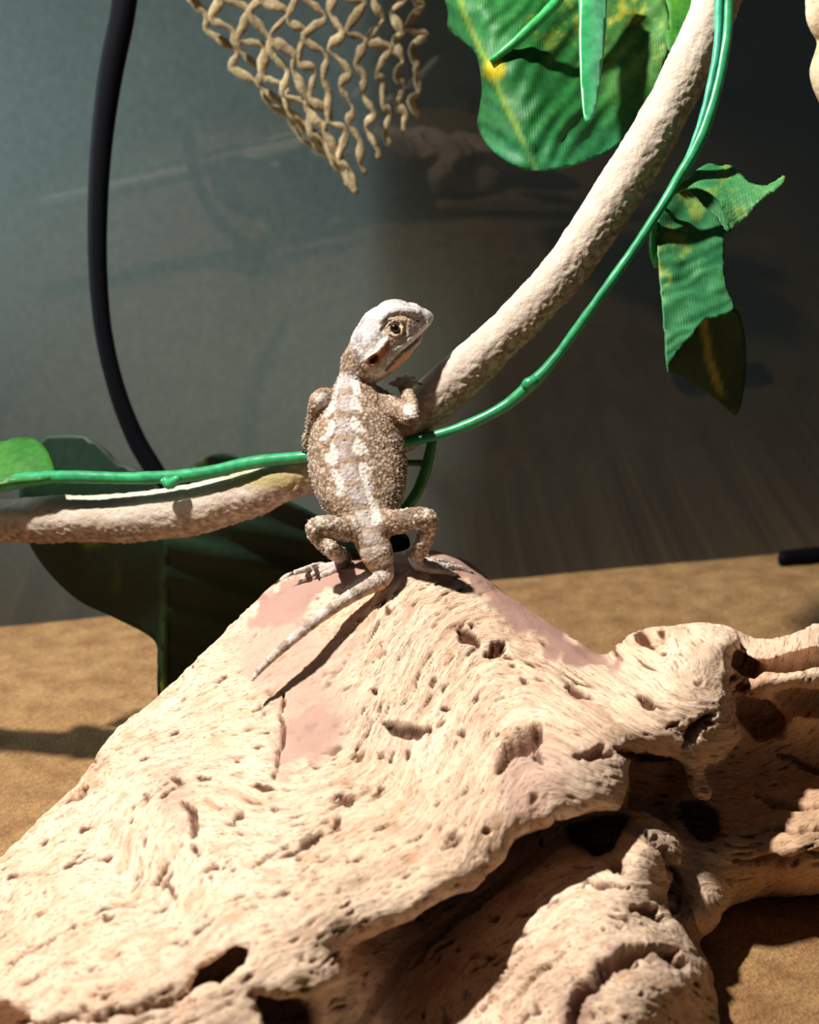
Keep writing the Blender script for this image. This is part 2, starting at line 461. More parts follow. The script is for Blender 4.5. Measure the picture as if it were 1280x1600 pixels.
    carve([(385, 1548), (410, 1546), (440, 1562), (478, 1574), (485, 1600), (470, 1640), (420, 1625), (398, 1585)], .20, .262, .002)
    carve([(-60, 1575), (0, 1562), (45, 1580), (55, 1640), (-60, 1660)], .20, .262, .004)
    def field(G):
        U, V, D = proj(G.astype(np.float32))
        out = []
        for front, sd, thick, k in (main, foot, arm):
            f = front(U, V)
            out.append(smin(smin(D-f, sd(U, V)*D/FPX, k), f+thick-D, .02))
        F = smax(smax(out[0], out[1], .003), out[2], .003)
        for poly, d0, d1, k in carves:
            us = [a for a, _ in poly]; vs = [b_ for _, b_ in poly]
            m = (U > min(us)-60) & (U < max(us)+60) & (V > min(vs)-60) & (V < max(vs)+60)
            if not m.any(): continue
            u, v, d = U[m], V[m], D[m]
            c = smin(poly_sd(u, v, poly)*d/FPX, smin(d-d0, d1-d, .004), .004)
            F[m] = smin(F[m], -c, k)
        return F + .0016*fbm(G, 55, 3, 21) + .0006*fbm(G, 190, 2, 31)      # lumps and gnarls
    F, h = narrow_band(field, lo, hi, .0009, 4)
    F[0] = F[-1] = -1; F[:, 0] = F[:, -1] = -1; F[:, :, 0] = F[:, :, -1] = -1
    Vt, Q = surface_nets(F, lo, h)
    me = np_mesh('driftwood', *refine(Vt, Q, 3))
    Vv = get_co(me); No = get_no(me)
    u, v, d = proj(Vv)
    front = np.clip(-(No @ CF)*4 + .4, 0, 1)
    # ---- fibre relief: fibres run along level lines of s, bending round the knots
    th = np.radians(-30)
    s = -(u*np.sin(th)) + v*np.cos(th); t = u*np.cos(th) + v*np.sin(th)
    for (ku, kv, A, sg) in [(840, 1190, 90, 90), (560, 1180, -80, 110), (740, 1010, 70, 80), (1060, 1080, -120, 130), (280, 1270, 55, 60),
                            (960, 1560, -160, 150), (650, 1140, 40, 50), (250, 1400, -30, 60), (1250, 1100, -200, 160), (1020, 1350, 110, 70)]:
        s += A*np.exp(-((u-ku)**2+(v-kv)**2)/(2*sg*sg))
    z = d*900
    # on the lower lobe the fibres arch over its crown
    lobe = sstep(-10, 10, poly_sd(u, v, [(540, 1640), (640, 1490), (760, 1400), (880, 1310), (960, 1280), (1040, 1320), (1080, 1450), (1150, 1560), (1150, 1760), (540, 1760)]))*sstep(.238, .246, d)
    s = s*(1-lobe) + np.hypot(u-960, (v-1740)*.9)*lobe; t = t*(1-lobe) + np.arctan2(v-1740, u-960)*300*lobe
    s += 14*noise(u*.011, v*.011, z*.02, 45) + 5*noise(u*.035, v*.035, z*.05, 46)
    g1 = noise(s*.06, t*.014, z*.05, 41); g2 = noise(s*.17, t*.035, z*.08, 42); g3 = noise(s*.36, t*.09, z*.1, 43)
    smooth_zone = np.zeros(len(u), np.float32)
    def blob(poly, soft=18):
        pl = [tuple(x) for x in smooth_poly(poly, 4)]
        jit = 16*noise(u*.03, v*.03, 0, 77) + 9*noise(u*.09, v*.09, 0, 78)
        return sstep(-soft, soft, poly_sd(u, v, pl)+jit)
    top_patch = np.maximum(blob([(420, 930), (500, 870), (620, 850), (700, 850), (760, 890), (735, 905), (640, 902), (590, 905), (520, 925), (450, 970), (385, 985)], 7),
                           blob([(700, 850), (790, 915), (870, 970), (950, 1030), (930, 1045), (850, 1010), (770, 950), (715, 905)], 9))
    left_patch = np.maximum(blob([(345, 1000), (400, 965), (470, 950), (500, 990), (560, 1000), (520, 1060), (555, 1090), (550, 1140), (480, 1190), (435, 1200), (430, 1100), (380, 1060)], 20)*.75,
                            blob([(430, 1130), (500, 1100), (555, 1110), (540, 1160), (480, 1195), (435, 1190)], 16))
    purple = np.maximum.reduce([blob([(770, 1240), (800, 1170), (850, 1150), (900, 1200), (880, 1250), (830, 1285)], 22)*.6,
                                blob([(880, 1175), (960, 1165), (970, 1190), (900, 1195)], 12)*.5,
                                blob([(240, 1215), (300, 1215), (305, 1305), (265, 1300)], 14)*.55,
                                blob([(870, 1620), (890, 1540), (950, 1490), (1030, 1462), (1090, 1500), (1060, 1510), (980, 1510), (930, 1560), (905, 1620)], 12)*.8,
                                blob([(560, 1480), (640, 1450), (800, 1340), (900, 1300), (960, 1300), (830, 1380), (740, 1450), (660, 1560), (600, 1600)], 25)*.6])
    smooth_zone = np.clip(np.maximum(top_patch, left_patch), 0, 1)
    rough = 1 - .85*smooth_zone
    disp = rough*(.00026*g1 + .00018*g2 + .00012*g3)
    disp += (.0005*fbm(Vv, 210, 3, 51) + .0003*np.minimum(0, fbm(Vv, 900, 2, 53)))*rough
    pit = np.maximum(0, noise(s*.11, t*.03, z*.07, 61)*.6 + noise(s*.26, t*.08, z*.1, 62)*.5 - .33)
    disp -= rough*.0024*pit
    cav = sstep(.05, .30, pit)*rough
    def stroke(pts, wd, dep, red=1.0):
        nonlocal disp, cav
        us = [a for a, _ in pts]; vs = [b_ for _, b_ in pts]; mg = wd*3+20
        m = (u > min(us)-mg) & (u < max(us)+mg) & (v > min(vs)-mg) & (v < max(vs)+mg)
        uu = u[m]+5*noise(u[m]*.05, v[m]*.05, 0, 88)+2.5*noise(u[m]*.17, v[m]*.17, 0, 89)
        vv = v[m]+5*noise(u[m]*.05, v[m]*.05, 9, 90)+2.5*noise(u[m]*.17, v[m]*.17, 9, 91)
        dd, par = seg_dist(uu, vv, pts)
        wl = wd*(.35+.65*np.sin(np.pi*np.clip(par, .04, .96)))
        a = np.clip(1-dd/wl, 0, 1)**.8*front[m]
        disp[m] -= dep*.00125*a
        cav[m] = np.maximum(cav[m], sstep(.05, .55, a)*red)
    for pts, wd, dep, red in [
        ([(715, 985), (735, 992), (748, 1005)], 12, 2.2, 1), ([(735, 972), (745, 975)], 8, 2, 1), ([(755, 1022), (775, 1015), (788, 1010)], 12, 2.5, 1),
        ([(890, 1072), (912, 1082), (928, 1090)], 9, 2.2, 1), ([(1000, 1092), (1018, 1105)], 11, 2.2, 1), ([(812, 1063), (825, 1064)], 6, 1.5, 1),
        ([(600, 1128), (620, 1138), (650, 1142), (668, 1136)], 12, 2.4, .9), ([(690, 1106), (702, 1104)], 8, 1.8, .9), ([(715, 1145), (728, 1138)], 8, 1.6, .8),
        ([(585, 1075), (590, 1080)], 6, 1.6, 1), ([(672, 1068), (680, 1062)], 6, 1.2, .8), ([(595, 1175), (603, 1180)], 9, 1.8, .9), ([(560, 1185), (572, 1172)], 7, 1.2, .8),
        ([(780, 1200), (805, 1165), (830, 1150), (838, 1130)], 22, 4.5, .9), ([(835, 1170), (845, 1190)], 10, 2, .8), ([(905, 1180), (940, 1175), (962, 1180)], 12, 2.5, .7),
        ([(528, 1248), (545, 1252), (556, 1248)], 8, 1.8, .9), ([(520, 1290), (530, 1278)], 8, 2, .9), ([(470, 1325), (485, 1315), (502, 1305)], 9, 2.2, .9), ([(462, 1345), (468, 1335)], 6, 1.6, .9),
        ([(425, 1264), (427, 1268)], 7, 1.8, .9), ([(366, 1283), (376, 1272), (380, 1266)], 6, 1.4, .9), ([(285, 1255), (298, 1265), (302, 1290), (300, 1305)], 10, 3, .8),
        ([(262, 1214), (272, 1216), (285, 1222)], 6, 1.5, .8), ([(235, 1385), (250, 1370), (265, 1352)], 6, 1.8, .9), ([(262, 1375), (270, 1395)], 5, 1.4, .9),
        ([(152, 1428), (165, 1434), (178, 1428)], 6, 1.6, .9), ([(0, 1525), (40, 1490), (90, 1462), (150, 1430)], 4, 1.2, .7), ([(330, 1360), (335, 1352)], 7, 1.6, .9),
        ([(440, 1085), (443, 1120), (440, 1155), (434, 1195), (430, 1220)], 4.5, 1.4, .9), ([(360, 1405), (372, 1398), (385, 1394)], 5, 1.5, .9),
        ([(440, 1395), (455, 1388)], 5, 1.4, .9), ([(395, 1360), (420, 1340), (435, 1335)], 5, 1.1, .6),
        ([(1068, 1168), (1090, 1140), (1115, 1115)], 12, 3.2, .8), ([(1040, 1140), (1060, 1128)], 5, 1.5, .7), ([(965, 1170), (1000, 1182), (1050, 1185)], 8, 2, .8),
        ([(700, 1310), (720, 1312)], 12, 1.2, .5), ([(765, 1305), (762, 1295)], 8, 1.6, .8),
        ([(115, 1250), (130, 1235)], 8, 1.5, .6), ([(545, 1220), (575, 1235), (545, 1252)], 5, .8, .3),
        ([(885, 1620), (900, 1560), (945, 1515), (990, 1490), (1020, 1485)], 17, 4, .75), ([(1020, 1485), (1050, 1490), (1072, 1508)], 13, 3.5, .75), ([(930, 1520), (960, 1508), (1000, 1506)], 8, 2.4, .7),
        ([(985, 1418), (1015, 1425), (1045, 1440)], 9, 2.5, .9), ([(910, 1385), (950, 1378), (990, 1385)], 7, 1.8, .8), ([(780, 1600), (800, 1560), (850, 1510), (880, 1490)], 6, 1.2, .3),
        ([(740, 1590), (775, 1540), (830, 1480)], 5, 1.0, .2), ([(700, 1600), (690, 1570)], 6, 1.2, .3), ([(640, 1520), (700, 1440), (800, 1380)], 6, 1.5, .4),
        ([(920, 1320), (955, 1345), (970, 1360)], 12, 2.5, .6), ([(1010, 1300), (1040, 1330), (1058, 1375)], 10, 2.2, .4), ([(1060, 1395), (1052, 1430)], 9, 3.2, .7),
        ([(30, 1600), (150, 1585), (240, 1570), (300, 1560)], 9, 2.4, .7), ([(1180, 1240), (1230, 1255), (1290, 1262)], 8, 2, .6), ([(1150, 1345), (1220, 1350), (1290, 1330)], 10, 2.2, .6),
        ([(1220, 1180), (1260, 1200), (1300, 1205)], 9, 2.2, .6), ([(1190, 1290), (1240, 1300), (1300, 1290)], 6, 1.6, .5)]:
        stroke(pts, wd, dep, red)
    Vn = Vv + No*disp[:, None]
    set_co(me, Vn)
    mixn = noise(u*.012, v*.012, z*.02, 95)*.5 + .5
    cream = np.array([.78, .60, .44]); tan = np.array([.68, .46, .31]); pink = np.array([.36, .21, .168]); red = np.array([.075, .018, .007]); purp = np.array([.27, .145, .14])
    C = cream*(1-mixn[:, None]*.6) + tan*(mixn[:, None]*.6)
    C = C*(1 - .10*np.clip(g2, -1, 1)[:, None]*-1*rough[:, None])
    def mixc(C, c, a): return C*(1-a[:, None]) + c*a[:, None]
    C = mixc(C, np.array([.52, .30, .18]), np.clip(sstep(.05, .7, -g2)*.45+sstep(.1, .8, -g3)*.3+sstep(.1, .7, noise(s*.03, t*.008, z*.03, 47))*.3, 0, 1)*rough)
    C = mixc(C, pink, np.clip(top_patch, 0, 1)*.95); C = mixc(C, pink*1.18, np.clip(left_patch, 0, 1)*.85)
    C = mixc(C, purp, np.clip(purple, 0, 1)*(.45+.4*np.abs(g1)))
    arm_z = sstep(1120, 1180, u)*sstep(1080, 1160, v); C = mixc(C, np.array([.60, .34, .17]), arm_z*.55)
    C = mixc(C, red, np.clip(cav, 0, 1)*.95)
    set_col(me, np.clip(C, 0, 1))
    fa = me.attributes.new('fibre', 'FLOAT_VECTOR', 'POINT')
    fa.data.foreach_set('vector', np.c_[s, t*.22, z*.22].astype(np.float32).ravel())
    set_col(me, np.repeat(rough[:, None], 3, 1), 'rough')
    mt, nt, b, out = new_mat('sandblasted_wood')
    at = N(nt, 'ShaderNodeAttribute'); at.attribute_name = 'tint'
    fb = N(nt, 'ShaderNodeAttribute'); fb.attribute_name = 'fibre'
    ro = N(nt, 'ShaderNodeAttribute'); ro.attribute_name = 'rough'
    n1 = N(nt, 'ShaderNodeTexNoise'); n1.inputs['Scale'].default_value = .40; n1.inputs['Detail'].default_value = 5; n1.inputs['Roughness'].default_value = .65; n1.inputs['Distortion'].default_value = .3
    n2 = N(nt, 'ShaderNodeTexNoise'); n2.inputs['Scale'].default_value = .13; n2.inputs['Detail'].default_value = 3; n2.inputs['Distortion'].default_value = 1.0
    for x in (n1, n2): nt.links.new(fb.outputs['Vector'], x.inputs['Vector'])
    tc = N(nt, 'ShaderNodeTexCoord'); n3 = N(nt, 'ShaderNodeTexNoise'); n3.inputs['Scale'].default_value = 1400; n3.inputs['Detail'].default_value = 4
    nt.links.new(tc.outputs['Object'], n3.inputs['Vector'])
    slit = N(nt, 'ShaderNodeMapRange'); slit.inputs[1].default_value = .465; slit.inputs[2].default_value = .36      # thin dark slits between fibres
    nt.links.new(n1.outputs[0], slit.inputs[0])
    slr = N(nt, 'ShaderNodeMath', operation='MULTIPLY'); nt.links.new(slit.outputs[0], slr.inputs[0]); nt.links.new(ro.outputs['Fac'], slr.inputs[1])
    sl2 = N(nt, 'ShaderNodeMath', operation='MULTIPLY'); sl2.inputs[1].default_value = .68; nt.links.new(slr.outputs[0], sl2.inputs[0])
    mxc = N(nt, 'ShaderNodeMix', data_type='RGBA'); mxc.inputs[7].default_value = (.24, .095, .045, 1)
    nt.links.new(sl2.outputs[0], mxc.inputs[0]); nt.links.new(at.outputs['Color'], mxc.inputs[6])
    nt.links.new(mxc.outputs[2], b.inputs['Base Color'])
    h1 = N(nt, 'ShaderNodeMath', operation='MULTIPLY_ADD'); h1.inputs[1].default_value = .8
    nt.links.new(n2.outputs[0], h1.inputs[0]); nt.links.new(n1.outputs[0], h1.inputs[2])
    h2 = N(nt, 'ShaderNodeMath', operation='MULTIPLY'); nt.links.new(h1.outputs[0], h2.inputs[0]); nt.links.new(ro.outputs['Fac'], h2.inputs[1])
    h3 = N(nt, 'ShaderNodeMath', operation='MULTIPLY_ADD'); h3.inputs[1].default_value = .22
    nt.links.new(n3.outputs[0], h3.inputs[0]); nt.links.new(h2.outputs[0], h3.inputs[2])
    b.inputs['Roughness'].default_value = .8; b.inputs['Specular IOR Level'].default_value = .15
    bump_chain(nt, b, h3.outputs[0], .75, .0006)
    return link('driftwood', me, mt, label='large gnarled pale sandblasted driftwood log with holes and pinkish smooth patches, lying on sand', cat='driftwood')
WOOD = build_driftwood()
bpy.context.view_layer.update()
print('wood', len(WOOD.data.polygons), round(time.time()-T0, 1))

def wood_depth(u, v, default=.345):
    d = CF + (u-CX)/FPX*CR + (CY-v)/FPX*CU
    L = np.linalg.norm(d)
    ok, loc, no, _ = WOOD.ray_cast(Vector(CAM), Vector(d/L))
    return float((np.array(loc)-CAM) @ CF) if ok else default

# ------------------------------------------------------------------ tubes
def tube_mesh(name, ctrl, rad, nseg=40, step=.001, sub=6, squash=1.0, wob=None, tip=False):
    """ctrl: (u,v,d) rows, rad: metres per row; a smooth tube with closed ends"""
    c = np.c_[PA(ctrl), np.asarray(rad, float)]
    c = smooth_poly(c, 12, closed=False)
    L = np.r_[0, np.cumsum(np.linalg.norm(np.diff(c[:, :3], axis=0), axis=1))]
    n = max(4, int(L[-1]/step)); s = np.linspace(0, L[-1], n)
    c = np.stack([np.interp(s, L, c[:, i]) for i in range(4)], 1)
    tg = np.gradient(c[:, :3], axis=0); tg /= np.linalg.norm(tg, axis=1)[:, None]
    up = CF.copy(); Vv = []
    for i in range(n):
        up = up - tg[i]*(up @ tg[i]); up /= np.linalg.norm(up)
        sd = np.cross(tg[i], up)
        a = np.linspace(0, 2*np.pi, nseg, endpoint=False)
        r = c[i, 3]
        Vv.append(c[i, :3] + r*(np.cos(a)[:, None]*up*squash + np.sin(a)[:, None]*sd))
    Vv = np.concatenate(Vv)
    i = np.arange((n-1)*nseg); rr, cc = i//nseg, i % nseg; c2 = (cc+1) % nseg
    q = np.c_[rr*nseg+cc, rr*nseg+c2, (rr+1)*nseg+c2, (rr+1)*nseg+cc]
    # caps
    k = len(Vv); Vv = np.r_[Vv, c[0:1, :3], c[-1:, :3]]
    a = np.arange(nseg); b_ = (a+1) % nseg
    q = np.r_[q, np.c_[b_, a, np.full(nseg, k), np.full(nseg, k)][:, [0, 1, 2, 2]]*0 + np.c_[b_, a, np.full(nseg, k), b_]] if False else q
    tri = [(int(b2), int(a2), k) for a2, b2 in zip(a, b_)] + [(int((n-1)*nseg+a2), int((n-1)*nseg+b2), k+1) for a2, b2 in zip(a, b_)]
    me = bpy.data.meshes.new(name)
    me.from_pydata(Vv.tolist(), [], q.tolist()+tri); me.update()
    me.polygons.foreach_set('use_smooth', np.ones(len(me.polygons), bool))
    me.update()
    return me, s

PXM = lambda px, d: px*d/FPX

def build_branch():
    B = [(-520, 850, .425, 36), (-300, 830, .413, 36), (-140, 818, .404, 36), (0, 814, .398, 35), (100, 812, .392, 36), (200, 808, .386, 39), (300, 796, .380, 40), (380, 774, .375, 37), (440, 753, .370, 34), (500, 733, .368, 34),
         (560, 708, .367, 34), (620, 672, .365, 36), (660, 638, .364, 37), (720, 586, .362, 35), (780, 530, .361, 34), (840, 470, .360, 34), (895, 405, .360, 36), (945, 332, .359, 37),
         (1000, 245, .359, 38), (1048, 160, .359, 37), (1086, 85, .359, 36), (1120, 0, .359, 36), (1150, -100, .360, 36)]
    me, s = tube_mesh('climbing_branch', [b_[:3] for b_ in B], [PXM(b_[3], b_[2]) for b_ in B], 110, .0005)
    Vv = get_co(me); No = get_no(me); u, v, d = proj(Vv)
    n1 = fbm(Vv, 260, 3, 5); n2 = fbm(Vv, 900, 2, 15); n3 = fbm(Vv, 70, 2, 25)
    c1, _ = cells(Vv.astype(np.float64), 700, 4)
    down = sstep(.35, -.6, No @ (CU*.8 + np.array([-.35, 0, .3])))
    disp = .0006*n3 + .0004*n1 + (.00016 + .00042*down)*n2 + (.00012+.0008*down)*np.maximum(0, .5-c1)
    set_co(me, Vv + No*disp[:, None])
    m = (n1*.5+.5)[:, None]
    C = np.array([.60, .51, .42])*(1-m*.55) + np.array([.36, .265, .19])*m*.55
    crust_shade = np.clip(down*(.5+n2)+.25*down, 0, 1)[:, None]
    C = C*(1-crust_shade*.75) + np.array([.15, .075, .036])*crust_shade*.75  # browner underside: rough crust, plus shade put into the colour
    moss = (sstep(330, 400, u)*sstep(500, 470, u)*sstep(728, 742, v)*sstep(770, 755, v)*.7)[:, None]
    C = C*(1-moss) + np.array([.30, .24, .05])*moss
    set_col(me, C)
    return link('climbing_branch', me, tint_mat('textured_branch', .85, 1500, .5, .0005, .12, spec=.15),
                label='beige rough-textured bendable climbing branch curving up behind the lizard', cat='branch')
build_branch()

# ------------------------------------------------------------------ black cable by the glass
def build_cable():
    R = [(200, -60, .45, 20), (192, 20, .452, 19.5), (172, 120, .455, 19), (159, 220, .458, 17), (153, 320, .461, 15.5), (153, 420, .464, 14.5), (162, 520, .467, 13.5), (183, 610, .47, 13.5), (212, 685, .473, 14.5), (244, 740, .475, 15), (275, 800, .477, 15), (300, 870, .478, 14)]
    me, _ = tube_mesh('cable', [r[:3] for r in R], [PXM(r[3], r[2]) for r in R], 24, .002)
    m, nt, b, out = new_mat('black_rubber'); b.inputs['Base Color'].default_value = (.0025, .0025, .004, 1); b.inputs['Roughness'].default_value = .6; b.inputs['Specular IOR Level'].default_value = .06
    link('power_cable', me, m, label='thick black cable hanging down in front of the glass', cat='cable')
    return m
BLACK = build_cable()

# ------------------------------------------------------------------ plastic and silk leaf vine
def leaf_mat(name, transl=.25, rough=.55, weave=2600, spec=.3):
    m, nt, b, out = new_mat(name)
    at = N(nt, 'ShaderNodeAttribute'); at.attribute_name = 'tint'
    tc = N(nt, 'ShaderNodeTexCoord')
    nz = N(nt, 'ShaderNodeTexNoise'); nz.inputs['Scale'].default_value = 500; nz.inputs['Detail'].default_value = 4
    wv = N(nt, 'ShaderNodeTexWave'); wv.inputs['Scale'].default_value = weave/6.0; wv.inputs['Distortion'].default_value = 1.2
    for x in (nz, wv): nt.links.new(tc.outputs['Object'], x.inputs['Vector'])
    mr = N(nt, 'ShaderNodeMapRange'); mr.inputs[1].default_value = .3; mr.inputs[2].default_value = .7
    mr.inputs[3].default_value = .78; mr.inputs[4].default_value = 1.22; nt.links.new(nz.outputs[0], mr.inputs[0])
    mx = N(nt, 'ShaderNodeVectorMath', operation='SCALE')
    nt.links.new(at.outputs['Color'], mx.inputs[0]); nt.links.new(mr.outputs[0], mx.inputs['Scale'])
    nt.links.new(mx.outputs[0], b.inputs['Base Color'])
    b.inputs['Roughness'].default_value = rough; b.inputs['Specular IOR Level'].default_value = spec
    bump_chain(nt, b, wv.outputs['Fac'], .14, .0002)
    tl = N(nt, 'ShaderNodeBsdfTranslucent'); nt.links.new(mx.outputs[0], tl.inputs[0])
    ms = N(nt, 'ShaderNodeMixShader'); ms.inputs[0].default_value = transl
    nt.links.new(b.outputs[0], ms.inputs[1]); nt.links.new(tl.outputs[0], ms.inputs[2])
    nt.links.new(ms.outputs[0], out.inputs[0])
    return m
LEAF = leaf_mat('silk_leaf', .18)
PLASTIC = leaf_mat('green_plastic', .12, .35, 500, .5)

def sheet(name, outline, ctrl, colour, relief=None, step=7, thick=.00045, mat=None, parent=None, label=None, smooth=True, rag=0):
    pl = smooth_poly(outline, 6) if smooth else np.array(outline, float)
    if rag:
        r = np.random.default_rng(len(pl)); pl = pl + r.normal(0, rag, pl.shape)
    poly = [tuple(x) for x in pl]
    u0, v0 = pl.min(0); u1, v1 = pl.max(0)
    U, V = np.meshgrid(np.arange(u0, u1, step), np.arange(v0, v1, step)); U = U.ravel(); V = V.ravel()
    ok = poly_sd(U, V, poly) > step*.5
    pts = np.r_[pl, np.c_[U[ok], V[ok]]]; nb = len(pl)
    res = delaunay_2d_cdt([Vector(p) for p in pts], [(i, (i+1) % nb) for i in range(nb)], [], 1, 1e-4)
    vs = np.array([tuple(x) for x in res[0]]); tris = np.array([f for f in res[2] if len(f) == 3])
    uu, vv = vs[:, 0], vs[:, 1]
    dd = TPS(ctrl)(uu, vv)
    if relief is not None: dd = dd - relief(uu, vv)
    A = PA(np.c_[uu, vv, dd])
    e1 = A[tris[:, 1]]-A[tris[:, 0]]; e2 = A[tris[:, 2]]-A[tris[:, 0]]
    fn = np.cross(e1, e2); flip = (fn @ CF) > 0
    tris[flip] = tris[flip][:, ::-1]; fn[flip] *= -1
    vn = np.zeros_like(A)
    for k in range(3): np.add.at(vn, tris[:, k], fn)
    vn /= np.linalg.norm(vn, axis=1)[:, None]+1e-12
    n = len(A); Bk = A - vn*thick
    ed = {}
    for t in tris:
        for k in range(3): ed[(int(t[k]), int(t[(k+1) % 3]))] = 1
    rim = [(a, b_) for (a, b_) in ed if (b_, a) not in ed]
    faces = [tuple(map(int, t)) for t in tris] + [tuple(int(x)+n for x in t[::-1]) for t in tris] + [(b_, a, a+n, b_+n) for a, b_ in rim]
    me = bpy.data.meshes.new(name); me.from_pydata(np.r_[A, Bk].tolist(), [], faces); me.update()
    me.polygons.foreach_set('use_smooth', np.ones(len(me.polygons), bool)); me.update()
    C = colour(uu, vv); set_col(me, np.clip(np.r_[C, C], 0, 1))
    return link(name, me, mat or LEAF, parent, label)

def mixa(a, b_, t): return np.asarray(a)*(1-t[:, None]) + np.asarray(b_)*t[:, None]

VINE = link('artificial_vine', None, label='green artificial vine with silk leaves twined along the beige climbing branch', cat='vine')

def stem(name, R, colr, seg=16, squash=1.0, parent=None, label=None, step=.0012):
    me, _ = tube_mesh(name, [r[:3] for r in R], [PXM(r[3], r[2]) for r in R], seg, step, squash=squash)
    Vv = get_co(me); No = get_no(me)
    set_co(me, Vv + No*(.00018*fbm(Vv, 260, 2, 3))[:, None])
    n_ = (fbm(Vv, 220, 2, 8)*.5+.5)
    set_col(me, mixa(np.array(colr)*.75, np.array(colr)*1.3, n_))
    return link(name, me, PLASTIC, parent or VINE, label)

GREEN = (.030, .30, .115)
stem('stem', [(1140, -120, .352, 9), (1139, -20, .351, 9), (1135, 60, .350, 9), (1120, 140, .349, 9), (1093, 220, .349, 9.5), (1052, 292, .350, 8), (1028, 332, .350, 7.5), (990, 390, .351, 7.5), (940, 460, .352, 7.5), (890, 530, .354, 7.5), (855, 575, .355, 8.5), (825, 605, .356, 10),
              (790, 634, .357, 9), (740, 660, .358, 8.5), (690, 678, .359, 8), (640, 689, .360, 8), (560, 698, .3604, 7), (480, 713, .3615, 9.5), (400, 722, .366, 10), (300, 742, .3705, 10), (200, 747, .376, 9.5), (100, 745, .381, 10), (40, 750, .384, 12), (-20, 760, .387, 13), (-120, 775, .392, 13), (-300, 792, .400, 11), (-500, 815, .412, 10)], GREEN)
stem('stem', [(1126, -120, .3515, 7), (1124, 0, .3505, 7), (1120, 80, .3495, 6.5), (1104, 160, .3488, 6), (1084, 225, .3488, 5), (1060, 275, .3495, 4)], (.05, .36, .22))
stem('stem', [(676, 682, .362, 8), (671, 712, .363, 8), (662, 745, .364, 9), (645, 780, .364, 9), (622, 808, .365, 7), (605, 840, .366, 5)], (.02, .16, .03))
stem('stem', [(612, 722, .3655, 5), (640, 723, .3655, 5), (668, 724, .364, 5)], (.03, .17, .03))
stem('node', [(255, 748, .370, 6), (264, 756, .3695, 9), (272, 752, .369, 8), (280, 745, .3685, 5)], GREEN, step=.0006)
stem('node', [(818, 604, .3545, 6), (826, 600, .354, 10), (838, 592, .354, 7)], GREEN, step=.0006)

# the big leaf hanging over the branch
def t1_mid(v): return np.interp(v, [-100, 20, 105, 180, 265], [690, 727, 765, 800, 840])
def t1_col(u, v):
    x = u - t1_mid(v)
    n1 = noise(u*.02, v*.02, 0, 3)*.6+noise(u*.06, v*.06, 0, 4)*.4
    C = mixa((.009, .10, .018), (.026, .20, .035), np.clip(n1*.5+.5, 0, 1))
    pale = sstep(110, 215, x)*sstep(200, 120, v)*(.55+.45*n1); C = mixa(C, (.15, .32, .075), np.clip(pale, 0, .85))
    rib = .5+.5*np.sin(2*np.pi*(v+1.33*u)/47.0+1.5*n1); C = mixa(C, (.012, .13, .03), np.clip((1-rib)*.55, 0, 1)*(x > 0))
    C = mixa(C, (.52, .45, .03), np.clip(sstep(.15, .6, .6*noise(u*.035, v*.035, 0, 9)+.35*noise(u*.11, v*.11, 0, 10)+.25*noise(u*.3, v*.3, 0, 12))*sstep(150, 40, v)*sstep(60, 160, x), 0, 1)*.55)
    C = mixa(C, (.24, .34, .04), sstep(7, 1, np.abs(x+2))*.8)
    C = mixa(C, (.62, .50, .02), sstep(24, 8, np.hypot(u-772, v-108)))
    C = mixa(C, (.012, .10, .02), sstep(-6, -30, x)*.8)
    C = mixa(C, (.02, .19, .07), sstep(185, 235, v+.12*(u-850))*.6)
    return C
def t1_rel(u, v):
    x = u - t1_mid(v)
    return (.00028*np.sin(2*np.pi*(v+1.33*u)/47.0+2*noise(u*.02, v*.02, 0, 61))*sstep(0, 40, x) + .0011*sstep(12, 0, np.abs(x)) + .0006*np.sin(2*np.pi*(v-.5*u)/40.0)*sstep(0, -25, x)
            + .0016*noise(u*.018, v*.018, 0, 31)+.0005*noise(u*.05, v*.05, 0, 32))
leaf = sheet('leaf', [(697, -30), (700, 20), (702, 48), (738, 78), (748, 100), (753, 140), (749, 170), (747, 200), (770, 236), (808, 261), (838, 268), (880, 263), (940, 242), (990, 205), (1020, 160), (1038, 100), (1046, 45), (1030, -30), (980, -120), (880, -160), (760, -130)],
      [(840, 265, .361), (765, 105, .366), (800, 180, .363), (727, 20, .371), (750, 150, .376), (750, 205, .374), (700, 40, .382), (900, 100, .373), (1000, 150, .374), (940, 235, .367), (1040, 60, .381), (900, -50, .388), (980, -120, .396), (760, -130, .392), (1040, -60, .391)],
      t1_col, t1_rel, 5, parent=VINE, label='large yellow-mottled green leaf hanging over the branch')
stem('petiole', [(940, -75, .374, 9), (900, -35, .3675, 9), (868, 5, .3635, 8.5), (820, 52, .3622, 8), (790, 78, .3622, 7), (766, 96, .3635, 5)], (.03, .32, .08), parent=leaf)
sheet('leaf', [(903, -60), (905, 20), (906, 100), (912, 175), (919, 190), (928, 180), (936, 145), (944, 80), (948, 20), (946, -60)],
      [(905, 0, .3655), (946, 0, .367), (925, 0, .3645), (920, 190, .356), (912, 100, .3605), (940, 100, .362), (926, 100, .3595)],
      lambda u, v: mixa((.03, .33, .10), (.10, .40, .20), sstep(912, 935, u)), None, 5, .0006, PLASTIC, VINE, 'narrow translucent green plastic leaf hanging in front of the big leaf')
sheet('leaf', [(1030, -60), (1046, 20), (1040, 60), (1050, 82), (1070, 70), (1095, 20), (1110, -60)],
      [(1040, 0, .386), (1095, 0, .388), (1055, 80, .378), (1060, -60, .394)],
      lambda u, v: mixa((.02, .16, .02), (.09, .30, .03), np.clip(noise(u*.05, v*.05, 0, 5)*.5+.5, 0, 1)), None, 8, parent=VINE)

